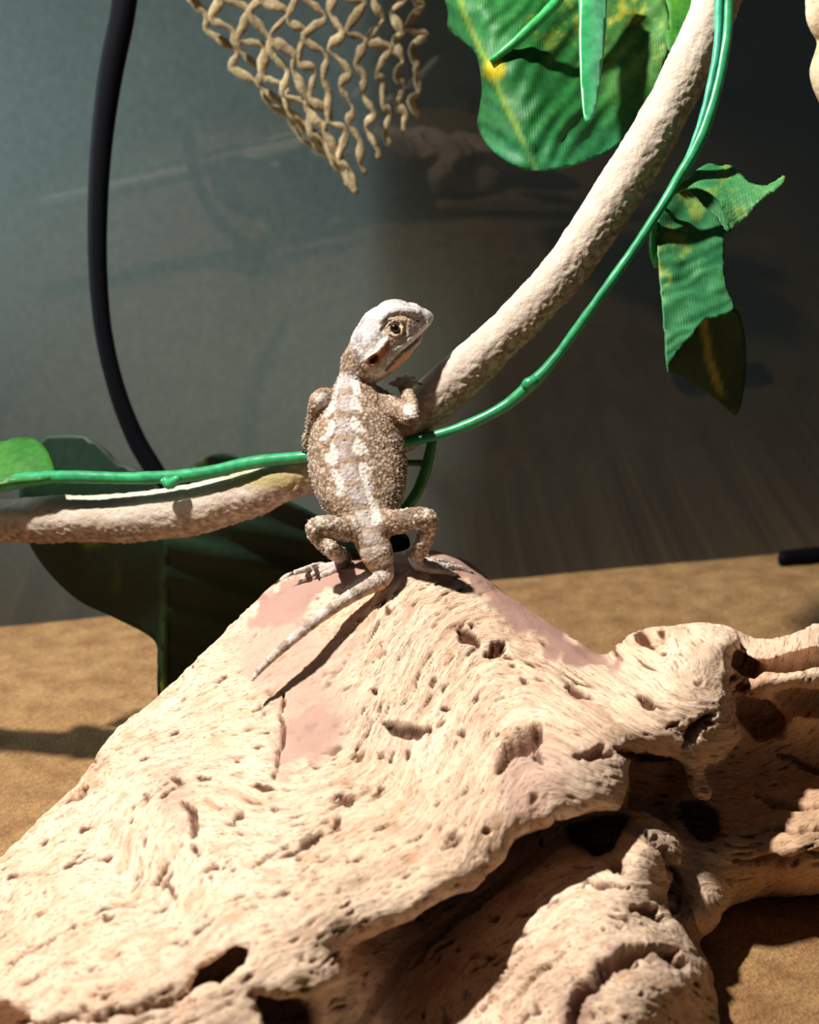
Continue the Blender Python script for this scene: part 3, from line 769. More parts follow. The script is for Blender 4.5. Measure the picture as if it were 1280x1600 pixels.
# the twisted leaf on the right: folded-over tip, hanging blade, dark underside below
def fab(seed, a=(.016, .145, .05), b_=(.05, .245, .085), yel=.5):
    def f(u, v):
        n1 = np.clip(noise(u*.03, v*.03, 0, seed)*.5+.5, 0, 1); C = mixa(a, b_, n1)
        n2 = sstep(.25, .6, .55*noise(u*.045, v*.03, 0, seed+7)+.3*noise(u*.12, v*.08, 0, seed+8)+.25*noise(u*.3, v*.2, 0, seed+9)); return mixa(C, (.45, .48, .05), n2*yel)
    return f
TW = sheet('leaf', [(1033, 320), (1050, 306), (1076, 297), (1100, 322), (1122, 342), (1131, 362), (1132, 395), (1131, 420), (1138, 455), (1147, 483), (1122, 494), (1100, 500), (1080, 525), (1058, 550), (1048, 566), (1043, 580), (1039, 530), (1034, 470), (1030, 430), (1028, 380), (1029, 340)],
      [(1033, 322, .353), (1075, 298, .361), (1130, 360, .358), (1080, 380, .355), (1030, 400, .351), (1132, 420, .353), (1085, 450, .350), (1147, 483, .350), (1043, 580, .343), (1090, 510, .346), (1035, 500, .347)],
      fab(11), lambda u, v: .00016*np.sin(2*np.pi*(v+.45*u)/23.0+2.5*noise(u*.03, v*.03, 0, 6))*sstep(360, 410, v)+.0007*noise(u*.04, v*.04, 0, 2), 4, parent=VINE, smooth=True, rag=.5, label='twisted green leaf curling over, hanging from the vine')
sheet('leaf_fold', [(1032, 318), (1060, 288), (1088, 266), (1108, 255), (1124, 259), (1142, 258), (1158, 272), (1172, 285), (1192, 290), (1210, 284), (1224, 274), (1225, 284), (1210, 298), (1195, 307), (1180, 322), (1165, 340), (1143, 358), (1134, 340), (1124, 315), (1110, 301), (1085, 294), (1060, 300), (1042, 314)],
      [(1032, 318, .3525), (1090, 268, .352), (1085, 294, .3495), (1060, 300, .3505), (1110, 256, .356), (1142, 259, .357), (1110, 301, .348), (1143, 358, .349), (1225, 279, .349), (1180, 320, .346), (1160, 290, .350)],
      fab(21, (.03, .21, .065), (.11, .33, .11), .35), lambda u, v: .00025*np.sin(2*np.pi*(u*.8-v)/9.0)*sstep(1105, 1130, u), 4, parent=TW, rag=.5)
sheet('leaf_fold', [(1072, 297), (1090, 292), (1112, 300), (1128, 318), (1138, 340), (1144, 357), (1132, 364), (1118, 342), (1098, 322)],
      [(1072, 297, .362), (1112, 300, .364), (1144, 357, .360), (1132, 364, .360), (1100, 322, .364)], fab(31, (.02, .14, .04), (.04, .2, .05), 0), None, 6, parent=TW)
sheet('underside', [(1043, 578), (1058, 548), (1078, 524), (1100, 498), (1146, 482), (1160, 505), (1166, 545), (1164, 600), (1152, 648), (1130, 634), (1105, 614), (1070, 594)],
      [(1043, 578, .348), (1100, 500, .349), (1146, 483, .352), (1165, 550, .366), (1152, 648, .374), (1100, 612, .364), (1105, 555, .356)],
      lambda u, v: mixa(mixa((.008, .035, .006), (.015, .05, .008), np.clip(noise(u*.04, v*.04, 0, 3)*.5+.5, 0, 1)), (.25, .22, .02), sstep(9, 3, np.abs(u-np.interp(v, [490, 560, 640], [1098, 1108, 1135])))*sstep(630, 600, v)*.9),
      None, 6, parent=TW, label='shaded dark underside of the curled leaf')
stem('petiole', [(1024, 340, .351, 5), (1021, 368, .3525, 6), (1022, 395, .353, 7), (1027, 418, .354, 5)], (.03, .34, .07), parent=TW)

# leaves behind the branch on the left
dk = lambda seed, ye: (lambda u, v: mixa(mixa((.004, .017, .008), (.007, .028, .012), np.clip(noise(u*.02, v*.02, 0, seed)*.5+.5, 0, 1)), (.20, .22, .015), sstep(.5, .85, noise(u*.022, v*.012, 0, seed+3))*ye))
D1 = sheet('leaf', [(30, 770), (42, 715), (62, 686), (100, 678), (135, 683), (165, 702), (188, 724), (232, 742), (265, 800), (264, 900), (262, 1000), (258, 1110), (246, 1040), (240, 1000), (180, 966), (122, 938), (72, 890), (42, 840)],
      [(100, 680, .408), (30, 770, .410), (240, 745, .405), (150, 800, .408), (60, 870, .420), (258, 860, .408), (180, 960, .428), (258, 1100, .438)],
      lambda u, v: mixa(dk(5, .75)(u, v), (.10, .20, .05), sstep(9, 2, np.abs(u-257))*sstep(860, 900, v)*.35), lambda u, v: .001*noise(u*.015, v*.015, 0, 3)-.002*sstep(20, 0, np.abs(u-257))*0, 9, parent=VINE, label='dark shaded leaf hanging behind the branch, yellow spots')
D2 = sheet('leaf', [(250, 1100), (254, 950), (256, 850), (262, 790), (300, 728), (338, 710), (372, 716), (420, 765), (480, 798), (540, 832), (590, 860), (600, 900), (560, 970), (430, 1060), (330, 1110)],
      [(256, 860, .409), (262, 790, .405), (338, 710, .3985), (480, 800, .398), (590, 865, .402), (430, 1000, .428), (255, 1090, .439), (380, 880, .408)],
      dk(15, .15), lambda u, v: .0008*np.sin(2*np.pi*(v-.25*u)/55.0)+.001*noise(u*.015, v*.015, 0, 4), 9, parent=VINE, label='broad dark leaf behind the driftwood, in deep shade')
sheet('leaf', [(-60, 700), (-20, 690), (8, 689), (18, 685), (40, 683), (60, 689), (74, 705), (83, 728), (84, 742), (66, 749), (30, 752), (-60, 760)],
      [(40, 684, .396), (-50, 700, .397), (84, 735, .382), (30, 752, .3815), (-50, 755, .384), (30, 715, .388)],
      lambda u, v: mixa((.026, .13, .02), (.05, .19, .027), np.clip(noise(u*.03, v*.03, 0, 5)*.5+.5, 0, 1)), None, 7, .0006, PLASTIC, VINE, 'bright green rounded plastic leaf stub on the vine')
sheet('leaf', [(598, 836), (622, 830), (638, 840), (640, 855), (625, 862), (600, 862)], [(598, 836, .363), (640, 845, .366), (630, 862, .369), (600, 862, .368)],
      dk(25, 0), None, 9, parent=VINE)

# ------------------------------------------------------------------ woven hammock corner, rope and strip
def build_hammock():
    H = link('woven_hammock', None, label='straw-coloured net hammock corner hanging down in front of the back glass', cat='hammock')
    m = tint_mat('dry_seagrass', .9, 700, .5, .0008, .25, spec=.1)
    n = 12
    for i in range(n):
        f = i/(n-1)
        A = np.array([262+f*392, -70.0])
        if f < .56: B = np.array([556-(.56-f)*40, 302-(.56-f)*70])
        else: B = np.array([556+(f-.56)*210, 300-(f-.56)*270])
        L = 12; R = []; prev = None
        for k in range(L+1):
            t = k/L
            q = A*(1-t)+B*t; q = q + np.array([-22, 10])*math.sin(math.pi*t)*(1-f)
            sp = (392/(n-1))*(1-t)*.50 + 3
            q = q + np.array([1, -.25])*sp*(1 if (k+i) % 2 else -1)*(.8+.4*math.sin(k*5.3+i*2.9)) + np.array([4*math.sin(i*3.7+k*1.9), 7*math.sin(i*5.1+k*2.7)])
            d = glass_depth(q[0], q[1]) - .016 - .012*math.sin(math.pi*f) - .03*(1-t)*.4
            rad = (4.2-1.0*t)*(1+.3*math.sin(i*7.1+k*2.3)); cur = np.array([q[0], q[1], d, rad])
            if prev is not None:
                mid = .5*(prev+cur); mid[3] = (7.6-1.6*t)*(1+.3*math.sin(i*4.3+k*3.1)); R.append(tuple(mid))
            R.append(tuple(cur)); prev = cur
        me, _ = tube_mesh('cord', [r[:3] for r in R], [PXM(r[3], r[2]) for r in R], 10, .0016, squash=.5)
        Vv = get_co(me); No = get_no(me); set_co(me, Vv+No*(.0006*noise(Vv[:, 0]*1200, Vv[:, 1]*1200, Vv[:, 2]*220, i))[:, None])
        nn = np.clip(noise(Vv[:, 0]*150, Vv[:, 1]*150, Vv[:, 2]*60, i+20)*.5+.5, 0, 1)
        set_col(me, mixa((.22, .16, .085), (.62, .49, .29), nn))
        link('cord', me, m, H)
build_hammock()

def build_rope():
    R = [(1278, -120, .352, 26), (1284, -50, .352, 27), (1289, 0, .352, 31), (1293, 35, .352, 30), (1298, 60, .353, 22), (1299, 82, .353, 26), (1298, 105, .353, 31), (1300, 130, .353, 29), (1306, 160, .354, 23), (1309, 200, .354, 27), (1312, 260, .355, 22)]
    me, _ = tube_mesh('rope', [r[:3] for r in R], [PXM(r[3], r[2]) for r in R], 40, .0007)
    Vv = get_co(me); No = get_no(me); set_co(me, Vv+No*(.0005*fbm(Vv, 200, 3, 6))[:, None])
    nn = np.clip(noise(Vv[:, 0]*500, Vv[:, 1]*500, Vv[:, 2]*90, 20)*.5+.5, 0, 1)
    set_col(me, mixa((.45, .30, .16), (.78, .68, .50), nn))
    link('knotted_rope', me, tint_mat('pale_rope', .8, 900, .5, .0006, .2), label='pale cream knotted rope hanging in front of the dark glass', cat='rope')
build_rope()

def build_strip():
    q0 = floor_hit(1222, 874, .003); d0 = (q0-CAM) @ CF
    R = [(1216, 872, d0, 7), (1226, 872, d0, 12), (1290, 866, d0+.004, 13), (1400, 856, d0+.012, 13)]
    me, _ = tube_mesh('strip', [r[:3] for r in R], [PXM(r[3], r[2]) for r in R], 20, .001)
    link('rubber_strip', me, BLACK, label='black rubber strip lying on the sand along the glass', cat='strip')
build_strip()
print('plants', round(time.time()-T0, 1))

# ------------------------------------------------------------------ bearded dragon
def build_lizard():
    wd = lambda u, v, off: (lambda x: x-off)(wood_depth(u, v))
    SEG = []; cid = [0]   # p0,p1,w0,w1,t0,t1,lat,k,chain
    def chain(rows, k, lat=None):
        """rows: u,v,d,w_px[,t_px]"""
        pts = PA([r[:3] for r in rows]); cid[0] += 1
        for i in range(len(rows)-1):
            a, b_ = rows[i], rows[i+1]
            w0, w1 = PXM(a[3], a[2]), PXM(b_[3], b_[2])
            t0 = PXM(a[4] if len(a) > 4 else a[3], a[2]); t1 = PXM(b_[4] if len(b_) > 4 else b_[3], b_[2])
            SEG.append((pts[i], pts[i+1], w0, w1, t0, t1, CR if lat is None else lat, k, cid[0]))
    def dense(rows, n=3):
        rows = [r if len(r) > 4 else (*r, r[3]) for r in rows]
        return [tuple(x) for x in smooth_poly(rows, n, closed=False)]
    latb = CR*math.cos(.22) - CF*math.sin(.22)*-1
    # trunk
    chain(dense([(556, 566, .3565, 22, 22), (554, 588, .3575, 22, 22), (556, 612, .3565, 33, 30), (558, 645, .3545, 53, 39), (558, 690, .3525, 74, 46), (560, 732, .350, 77, 48), (564, 768, .347, 68, 44),
                 (571, 797, .344, 46, 34), (578, 820, .3415, 33, 28), (581, 842, .3392, 28, 25), (589, 866, .3380, 23, 21)], 2), .003, latb)
    # tail
    zb = wd(603, 898, .0045)
    tail = [(588, 862, .3382, 24, 21), (595, 881, .5*(.338+zb), 20, 18), (600, 896, zb, 15.5, 15), (592, 908, wd(592, 908, .0050), 14, 14), (570, 920, wd(570, 920, .0062), 11.5), (540, 937, wd(540, 937, .0078), 10.3), (500, 965, wd(500, 965, .0095), 8.6),
            (460, 997, wd(460, 997, .0105), 8), (425, 1028, wd(425, 1028, .0108), 6.5), (405, 1048, wd(405, 1048, .0108), 5.0), (395, 1062, wd(395, 1062, .0105), 3.0)]
    chain(dense([r if len(r) > 4 else (*r, r[3]) for r in tail], 3), .0012)
    # head: local frame, x to the snout, y to the lizard's right (towards the lens), z crown
    ro = math.radians(22)
    f3 = lambda r, u, f: CR*r + CU*u + CF*f
    Hx = f3(.82, .573, .06); Hx /= np.linalg.norm(Hx)
    Hz0 = f3(-.573, .82, 0); Hz = math.cos(ro)*Hz0 + math.sin(ro)*f3(0, 0, -1)
    Hz -= Hx*(Hz @ Hx); Hz /= np.linalg.norm(Hz); Hy = np.cross(Hx, Hz)
    hd = .3555; sc = hd/FPX; O = P(612, 535, hd)
    st = [(-66, -2, 19, 19), (-52, -3, 32, 31), (-38, 0, 41, 39), (-20, 7, 45, 45), (0, 13, 43, 48), (20, 16, 37, 44), (42, 11, 27, 29.5), (58, 5, 20, 17), (66, 2, 14, 11)]
    cid[0] += 1
    for a, b_ in zip(st[:-1], st[1:]):
        SEG.append((O+sc*(Hx*a[0]+Hz*a[1]), O+sc*(Hx*b_[0]+Hz*b_[1]), sc*a[2], sc*b_[2], sc*a[3], sc*b_[3], Hy, .0012, cid[0]))
    # neck to head
    chain([(554, 594, .357, 21), (563, 574, .3565, 27), (580, 557, .3557, 34)], .002)
    # hind legs
    fr = lambda u, v, r: (u, v, wd(u, v, PXM(r, .34)*.7), r)
    chain(dense([(588, 818, .3410, 20), (625, 815, .3375, 19), (655, 809, .3355, 17), (671, 812, .3345, 14), (668, 832, .3365, 13.5), (658, 855, .3385, 12.5), (650, 872, wd(650, 876, .0018), 11.5), (654, 882, wd(654, 884, .0013), 9.5)], 3), .0012)
    chain(dense([(572, 822, .3410, 19), (538, 828, .3370, 19), (510, 823, .3345, 18), (492, 826, .3335, 15), (503, 845, .3345, 14), (523, 862, .3362, 13), (538, 874, wd(538, 880, .0022), 11.5), (530, 884, wd(530, 886, .0016), 10), (508, 889, wd(508, 890, .0012), 9)], 3), .0012)
    claws = []
    def toe(pts, r0, r1, claw=True):
        n = len(pts); rows = []
        for i, q in enumerate(pts):
            r = r0+(r1-r0)*i/(n-1)
            d = q[2] if len(q) > 2 else wd(q[0], q[1], PXM(r, .34)*.8)
            rows.append((q[0], q[1], d, r*(1.12 if i % 2 else .95)))
        chain(rows, .0003)
        if claw: claws.append((rows[-2], rows[-1]))
    toe([(652, 882), (678, 885), (700, 886), (718, 888), (734, 894)], 8, 4.2)
    toe([(654, 880), (678, 878), (694, 877), (708, 881)], 7, 4.2)
    toe([(652, 879), (668, 876), (684, 874)], 6.5, 4)
    toe([(650, 877), (660, 871), (667, 868)], 6, 4)
    toe([(655, 886), (680, 891), (698, 893), (710, 897)], 7, 4)
    toe([(510, 888), (488, 892), (468, 897), (450, 901), (440, 906)], 8, 4.0)
    toe([(510, 887), (492, 887), (476, 890), (462, 894)], 7, 4.0)
    toe([(512, 891), (496, 896), (484, 900), (474, 905)], 7, 4)
    toe([(522, 892), (508, 898), (498, 902)], 6.5, 4)
    toe([(512, 886), (500, 884), (490, 884)], 6, 4)
    # front legs
    chain(dense([(590, 626, .3565, 20), (612, 636, .3535, 17), (632, 647, .3495, 15), (644, 650, .3480, 13), (642, 634, .3505, 12), (637, 616, .3540, 10.5), (633, 606, .3560, 10)], 3), .0012)
    for tip in [(613, 599, .3585), (622, 592, .3590), (634, 589, .3590), (645, 591, .3585), (651, 599, .357)]:
        mid = (.5*(633+tip[0]), .5*(606+tip[1])-3, .3560)
        toe([(633, 606, .3560), mid, tip], 7, 4)
    chain(dense([(528, 634, .3565, 20), (508, 622, .3525, 16), (497, 627, .3505, 13.5), (492, 646, .3525, 12), (488, 668, .3555, 10), (486, 684, .3580, 9)], 3), .0012)
    for tip in [(476, 681, .3605), (473, 690, .3602), (476, 699, .3595), (483, 702, .3590), (492, 698, .3590)]:
        toe([(486, 685, .3580), (.5*(486+tip[0]), .5*(685+tip[1])-2, .3580), tip], 6.5, 4)
    allp = np.array([x[0] for x in SEG]+[x[1] for x in SEG])
    lo = allp.min(0)-.014; hi = allp.max(0)+.014

    def field(G):
        F = np.full(len(G), -.01, np.float32)
        for c in range(1, cid[0]+1):
            segs = [x for x in SEG if x[8] == c]; k = segs[0][7]
            mr_ = max(max(x[2:6]) for x in segs)+.004
            pp = np.array([x[0] for x in segs]+[x[1] for x in segs]); bl, bh = pp.min(0)-mr_, pp.max(0)+mr_
            m = np.flatnonzero(((G > bl) & (G < bh)).all(1))
            if len(m) == 0: continue
            Gm = G[m]; fc = np.full(len(m), -.01, np.float32)
            for p0, p1, w0, w1, t0, t1, lat, _, _ in segs:
                ax = p1-p0; L = np.linalg.norm(ax); ax = ax/L
                la = lat-ax*(lat @ ax); la /= np.linalg.norm(la); do = np.cross(ax, la)
                r = Gm-p0; x = r @ ax; s_ = np.clip(x/L, 0, 1)
                ov = x-s_*L; w_ = w0+(w1-w0)*s_; t_ = t0+(t1-t0)*s_
                q = np.sqrt(((r @ la)/w_)**2+((r @ do)/t_)**2+(ov/((w_+t_)*.5))**2)
                fc = smax(fc, (1-q)*np.minimum(w_, t_), .0002)
            F[m] = smax(F[m], fc, k)
        return F
    F, h = narrow_band(field, lo, hi, .00032, 4)
    V0, Q0 = surface_nets(F, lo, h)
    V0, Q0 = refine(V0, Q0, 3)
    me = np_mesh('bearded_dragon', V0, Q0)
    Vv = get_co(me); No = get_no(me); u, v, d = proj(Vv)
    facing = np.clip(-(No @ CF)*4+.5, 0, 1)
    # regions
    rel = Vv-O; hx = (rel @ Hx)/sc; hz = (rel @ Hz)/sc; hy = (rel @ Hy)/sc
    head = sstep(-66, -48, hx)*sstep(75, 60, np.abs(hy))*sstep(-75, -55, hz)*sstep(612, 596, v)
    tail_d, tail_p = seg_dist(u, v, [(578, 818), (589, 868), (601, 899), (570, 920), (500, 965), (425, 1028), (395, 1062)])
    ontail = sstep(30, 22, tail_d)*sstep(815, 850, v)*sstep(630, 615, u)
    leg = np.maximum(sstep(612, 625, u)*sstep(790, 800, v), sstep(552, 542, u)*sstep(800, 810, v))*(1-ontail)
    c1, id1 = cells(Vv.astype(np.float64)+.0002*np.stack([noise(*(Vv*700).T, 1), noise(*(Vv*700).T, 2), noise(*(Vv*700).T, 3)], 1), 1150, 11)
    c2, id2 = cells(Vv.astype(np.float64), 1500, 17)
    disp = .00024*(.55-c1)*(1-head*.35)*(1-ontail*.5) + .00012*(.5-c2)
    disp += .00035*sstep(.80, .95, id1)*(np.clip(.55-c1, 0, 1))*(1-head)
    ridge = []
    def ln(pts, wd_, amp, sharp=.2):
        nonlocal disp
        dd, par = seg_dist(u, v, pts); a = sstep(1.0, sharp, dd/wd_)*facing*head
        disp += amp*.001*a; return a
    ln([(596, 500), (606, 489), (622, 485), (640, 487), (652, 489)], 8, .75)          # brow ridge
    ln([(598, 516), (606, 506), (618, 503), (632, 509), (634, 520)], 6, -.55)       # socket
    ln([(615, 512), (616, 512)], 13, -.45)
    eyelid = ln([(603, 514), (608, 521), (617, 525), (627, 521), (630, 513)], 2.6, .25)
    eyelid2 = ln([(603, 511), (609, 504), (618, 501), (627, 505), (630, 511)], 3.0, .35)
    mouth = ln([(668, 514), (655, 529), (640, 542), (626, 553), (614, 566), (603, 578)], 2.2, -.4)
    ln([(667, 506), (652, 521), (636, 535), (620, 547)], 5, .3); ln([(596, 586), (612, 574), (630, 557), (655, 534)], 5, .3)
    ear = ln([(582, 563), (587, 559)], 7, -1.3)
    nost = ln([(653, 501), (654, 501)], 3, -.5)
    ln([(603, 533), (592, 549), (574, 562)], 6, .35)
    set_co(me, Vv+No*disp[:, None])
    # ---- colours
    def pg(poly, soft=2.0, jit=1.5):
        j = jit*noise(u*.25, v*.25, 0, 8)
        return sstep(-soft, soft, poly_sd(u, v, poly)+j)*facing
    mixc = mixa
    nA = np.clip(fbm(Vv, 260, 3, 41)*.9+.5, 0, 1); nB = fbm(Vv, 700, 2, 43)
    C = mixc((.33, .215, .13), (.53, .41, .30), nA)
    C = mixc(C, (.55, .46, .37), sstep(.70, .95, id1)*.55)
    C = mixc(C, (.13, .085, .06), sstep(.26, .12, id1)*.75)
    C = mixc(C, (.12, .07, .04), sstep(.40, .72, c1)*.75*(1-head))
    sp = [(548, 585), (541, 640), (538, 690), (546, 740), (560, 780), (576, 818), (584, 850)]
    ds, pr = seg_dist(u, v, sp)
    stripe = sstep(16, 10, ds)*facing*(v < 850)*(1-head)
    bars = .5+.5*np.sin(v/5.2+.8*noise(u*.05, v*.05, 0, 3))
    C = mixc(C, (.43, .375, .36), stripe*.75)
    C = mixc(C, (.30, .20, .12), stripe*sstep(.72, .9, .5+.5*np.sin((v-603)*2*np.pi/36.0))*.85)
    C = mixc(C, (.09, .07, .07), stripe*sstep(.55, .2, c2)*sstep(.8, .9, id2)*.8)
    pale = np.zeros(len(u))
    for poly in [[(548, 594), (556, 588), (565, 611), (564, 618), (553, 618)], [(553, 618), (559, 623), (567, 640), (566, 645), (549, 638), (547, 630)], [(546, 656), (554, 649), (563, 659), (573, 675), (558, 676), (547, 666)],
                 [(551, 697), (558, 682), (565, 690), (575, 699), (574, 709), (556, 712), (551, 705)], [(561, 723), (572, 722), (581, 736), (575, 750), (584, 762), (579, 767), (592, 795), (598, 820), (582, 822), (580, 798), (572, 778), (566, 752), (561, 740)],
                 [(522, 616), (527, 623), (524, 637), (517, 649), (506, 649), (511, 640)], [(518, 654), (524, 659), (522, 676), (511, 687), (499, 687), (510, 676), (513, 662)], [(520, 692), (527, 704), (528, 723), (523, 727), (508, 719), (510, 709), (517, 700)],
                 [(515, 735), (525, 731), (537, 750), (539, 766), (532, 778), (523, 774), (527, 760), (522, 747)], [(548, 822), (555, 808), (560, 830), (554, 838)], [(531, 585), (524, 605), (519, 622), (525, 622), (532, 602), (536, 585)],
                 [(493, 620), (505, 612), (515, 618), (512, 632), (498, 640), (490, 636)], [(632, 630), (648, 632), (654, 652), (640, 655), (630, 645)]]:
        pale = np.maximum(pale, pg(poly))
    C = mixc(C, (.60, .535, .48), pale*.95)
    C = mixc(C, (.20, .12, .07), sstep(.2, .9, np.sin((v*.80-u*.62)*.36+1.6*noise(u*.03, v*.03, 0, 5)))*sstep(16, 30, ds)*(1-head)*(1-ontail)*(1-leg)*.38)
    # tail bands
    tb = ontail*sstep(850, 880, v)
    C = mixc(C, (.56, .45, .38), tb*.8)
    chk = sstep(.1, .7, np.sin(tail_p*170)*np.sin((u*.57+v*.82)*1.1))
    C = mixc(C, (.26, .18, .14), tb*chk*.6)
    C = mixc(C, (.70, .62, .55), ontail*sstep(.4, .9, np.sin(tail_p*60))*.55)
    C = mixc(C, (.66, .40, .20), tb*sstep(-.1, -.6, No @ CU)*.8)
    C = mixc(C, (.60, .52, .45), leg*sstep(.55, .8, id1)*.7); C = mixc(C, (.20, .13, .09), leg*sstep(.35, .2, id1)*.6)
    nM = fbm(Vv, 420, 2, 71)
    C = mixc(C, (.13, .08, .05), sstep(.08, .40, nM)*(leg*.75+ontail*.45*sstep(930, 900, v)+(1-leg)*(1-ontail)*(1-head)*(1-pale)*.4))
    C = mixc(C, (.15, .095, .065), ontail*sstep(.45, .95, np.sin(tail_p*74+.8*noise(u*.08, v*.08, 0, 6)))*.55)
    foot_ = leg*sstep(868, 880, v); C = mixc(C, (.55, .46, .42), foot_*.7)
    # head
    hb = mixc((.37, .335, .32), (.56, .51, .475), nA); hb = mixc(hb, (.27, .23, .22), sstep(.2, .05, id1)*.5); hb = mixc(hb, (.22, .19, .19), sstep(.40, .7, c1)*.35)
    hb = mixc(hb, (.72, .67, .62), sstep(.78, .95, id1)*.6)
    hb = mixc(hb, (.20, .17, .17), sstep(.05, .4, nB)*sstep(625, 570, u)*.75)
    C = mixc(C, hb, head)
    hp = lambda poly, col, a, soft=2.0: mixc(C, col, pg(poly, soft)*head*a)
    C = hp([(568, 500), (590, 476), (620, 472), (650, 482), (640, 486), (610, 487), (598, 497), (585, 520), (565, 540)], (.60, .55, .54), .5)
    C = hp([(598, 522), (600, 508), (610, 495), (640, 492), (648, 500), (634, 520), (620, 530), (606, 530)], (.52, .36, .20), .75)
    C = hp([(605, 530), (616, 533), (608, 548), (598, 560), (590, 575), (575, 574), (567, 566), (582, 552), (596, 542)], (.36, .15, .06), .9)
    C = hp([(607, 520), (607, 531), (594, 545), (580, 554), (568, 562), (566, 558), (580, 545), (596, 528)], (.84, .79, .72), .95)
    C = hp([(566, 589), (590, 593), (604, 582), (622, 562), (650, 540), (664, 522), (668, 520), (664, 534), (640, 570), (614, 600), (590, 606), (566, 600)], (.74, .37, .19), .9)
    C = hp([(570, 580), (590, 584), (606, 572), (600, 584), (588, 592), (568, 590)], (.86, .80, .74), .8)
    C = hp([(668, 500), (672, 508), (650, 530), (626, 548), (622, 542), (648, 520)], (.84, .78, .74), .8)
    C = mixc(C, (.10, .05, .03), mouth*.7); C = mixc(C, (.09, .025, .015), ear*.9); C = mixc(C, (.2, .1, .08), nost*.7)
    C = mixc(C, (.60, .50, .38), np.maximum(eyelid, eyelid2)*.8)
    C = mixc(C, (.16, .09, .05), pg([(598, 514), (602, 508), (606, 512), (602, 520)], 1.5)*head*.8)
    C = mixc(C, (.12, .10, .11), pg([(552, 546), (557, 545), (562, 562), (558, 566)], 2)*.75)
    set_col(me, np.clip(C, 0, 1))
    LZ = link('bearded_dragon', me, tint_mat('scaly_skin', .7, 2500, .3, .0003, .10, spec=.2),
              label='young bearded dragon with pale blotched back propped on driftwood, head turned, gripping the branch', cat='lizard')
    bpy.context.view_layer.update()
    # eye
    def hit(uu, vv):
        dd = CF+(uu-CX)/FPX*CR+(CY-vv)/FPX*CU; L = np.linalg.norm(dd)
        ok, loc, no, _ = LZ.ray_cast(Vector(CAM), Vector(dd/L)); return (np.array(loc), np.array(no)) if ok else (P(uu, vv, hd), -CF)
    e, en = hit(616.5, 512.5)
    bm = bmesh.new(); bmesh.ops.create_uvsphere(bm, u_segments=24, v_segments=16, radius=.00128)
    ec = e + np.array(CF)*.00025
    bmesh.ops.translate(bm, verts=bm.verts, vec=Vector(ec))
    em_ = bpy.data.meshes.new('eye'); bm.to_mesh(em_); bm.free()
    em_.polygons.foreach_set('use_smooth', np.ones(len(em_.polygons), bool))
    ev = get_co(em_); pu, pv, _ = proj(ev); rr = np.hypot(pu-616.5, pv-512)
    set_col(em_, mixa((.006, .004, .004), (.10, .045, .02), sstep(5.5, 7, rr)))
    m, nt, b, out = new_mat('lizard_eye'); at = N(nt, 'ShaderNodeAttribute'); at.attribute_name = 'tint'
    nt.links.new(at.outputs['Color'], b.inputs['Base Color']); b.inputs['Roughness'].default_value = .08
    link('eye', em_, m, LZ, 'glossy dark eye')
    # claws
    cm = plain_mat('claw_horn', (.10, .07, .06), .4)
    for a, b_ in claws:
        p0 = P(*b_[:3]); dr = P(*b_[:3])-P(*a[:3]); dr /= np.linalg.norm(dr)
        r = .0005; sd = np.cross(dr, CF); sd /= np.linalg.norm(sd); up = np.cross(sd, dr)
        vs = []; n = 6
        for k, (t, rr_) in enumerate([(0, 1), (.0007, .8), (.0014, .45)]):
            c = p0 + dr*t - np.array([0, 0, 1])*(t*t*130)
            vs += [c + r*rr_*(math.cos(j*2*math.pi/n)*sd+math.sin(j*2*math.pi/n)*up) for j in range(n)]
        vs.append(p0+dr*.0021-np.array([0, 0, 1])*.0006)
        fs = [(k*n+j, k*n+(j+1) % n, (k+1)*n+(j+1) % n, (k+1)*n+j) for k in range(2) for j in range(n)] + [(2*n+j, 2*n+(j+1) % n, 3*n) for j in range(n)]
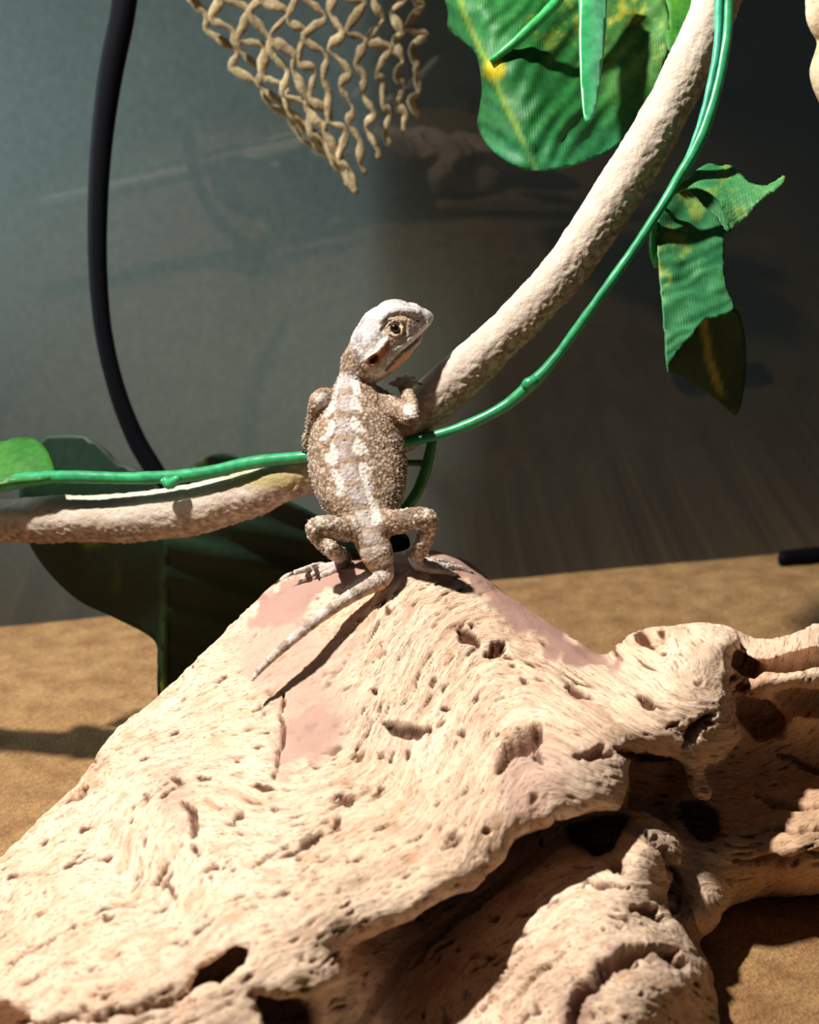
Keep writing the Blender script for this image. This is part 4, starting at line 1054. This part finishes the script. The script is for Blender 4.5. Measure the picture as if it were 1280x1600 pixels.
        cme = bpy.data.meshes.new('claw'); cme.from_pydata([tuple(x) for x in vs], [], fs); cme.update()
        link('claw', cme, cm, LZ)
    # spines: thorny fringe on flanks, neck, jaw and legs
    wgt = np.zeros(len(u))
    fl, _ = seg_dist(u, v, [(487, 660), (482, 700), (484, 740), (494, 775), (515, 798)]); wgt += sstep(16, 4, fl)*1.0
    fr_, _ = seg_dist(u, v, [(606, 655), (625, 690), (634, 730), (628, 770), (612, 795)]); wgt += sstep(24, 4, fr_)*.55
    nk, _ = seg_dist(u, v, [(540, 575), (528, 600), (520, 622)]); wgt += sstep(7, 2, nk)*.8
    jw, _ = seg_dist(u, v, [(563, 580), (575, 590), (592, 590), (606, 580)]); wgt += sstep(5, 1, jw)*1.4
    wgt += leg*.10*(v < 872) + .012*(1-head)*(v < 800)
    wgt *= (No @ CF < .35)
    pick = rng.choice(len(u), 1100, replace=False, p=wgt/wgt.sum())
    Vd = get_co(me); vs = []; fs = []; cs = []
    for i in pick:
        n_ = No[i].astype(float); L = rng.uniform(.0004, .0009); r = rng.uniform(.00014, .00022)
        if jw[i] < 5: L *= .9
        dr = n_*.8 + CU*-.25 + rng.normal(0, .15, 3); dr /= np.linalg.norm(dr)
        a = np.cross(dr, [.3, .5, .8]); a /= np.linalg.norm(a); b2 = np.cross(dr, a); k = len(vs)
        base = Vd[i]-n_*.0002
        vs += [base+r*(math.cos(j*2.094)*a+math.sin(j*2.094)*b2) for j in range(3)] + [base+dr*L]
        fs += [(k, k+1, k+3), (k+1, k+2, k+3), (k+2, k, k+3)]
        c = np.array([.70, .62, .54])*rng.uniform(.5, 1.0) if rng.random() < .7 else np.array([.25, .17, .12]); cs += [c]*4
    sm = bpy.data.meshes.new('spines'); sm.from_pydata([tuple(x) for x in vs], [], fs); sm.update()
    set_col(sm, np.clip(np.array(cs), 0, 1))
    link('spines', sm, LZ.data.materials[0], LZ, 'tiny pale thorny scales', kind='stuff')
    print('lizard', len(me.polygons), round(time.time()-T0, 1))
build_lizard()
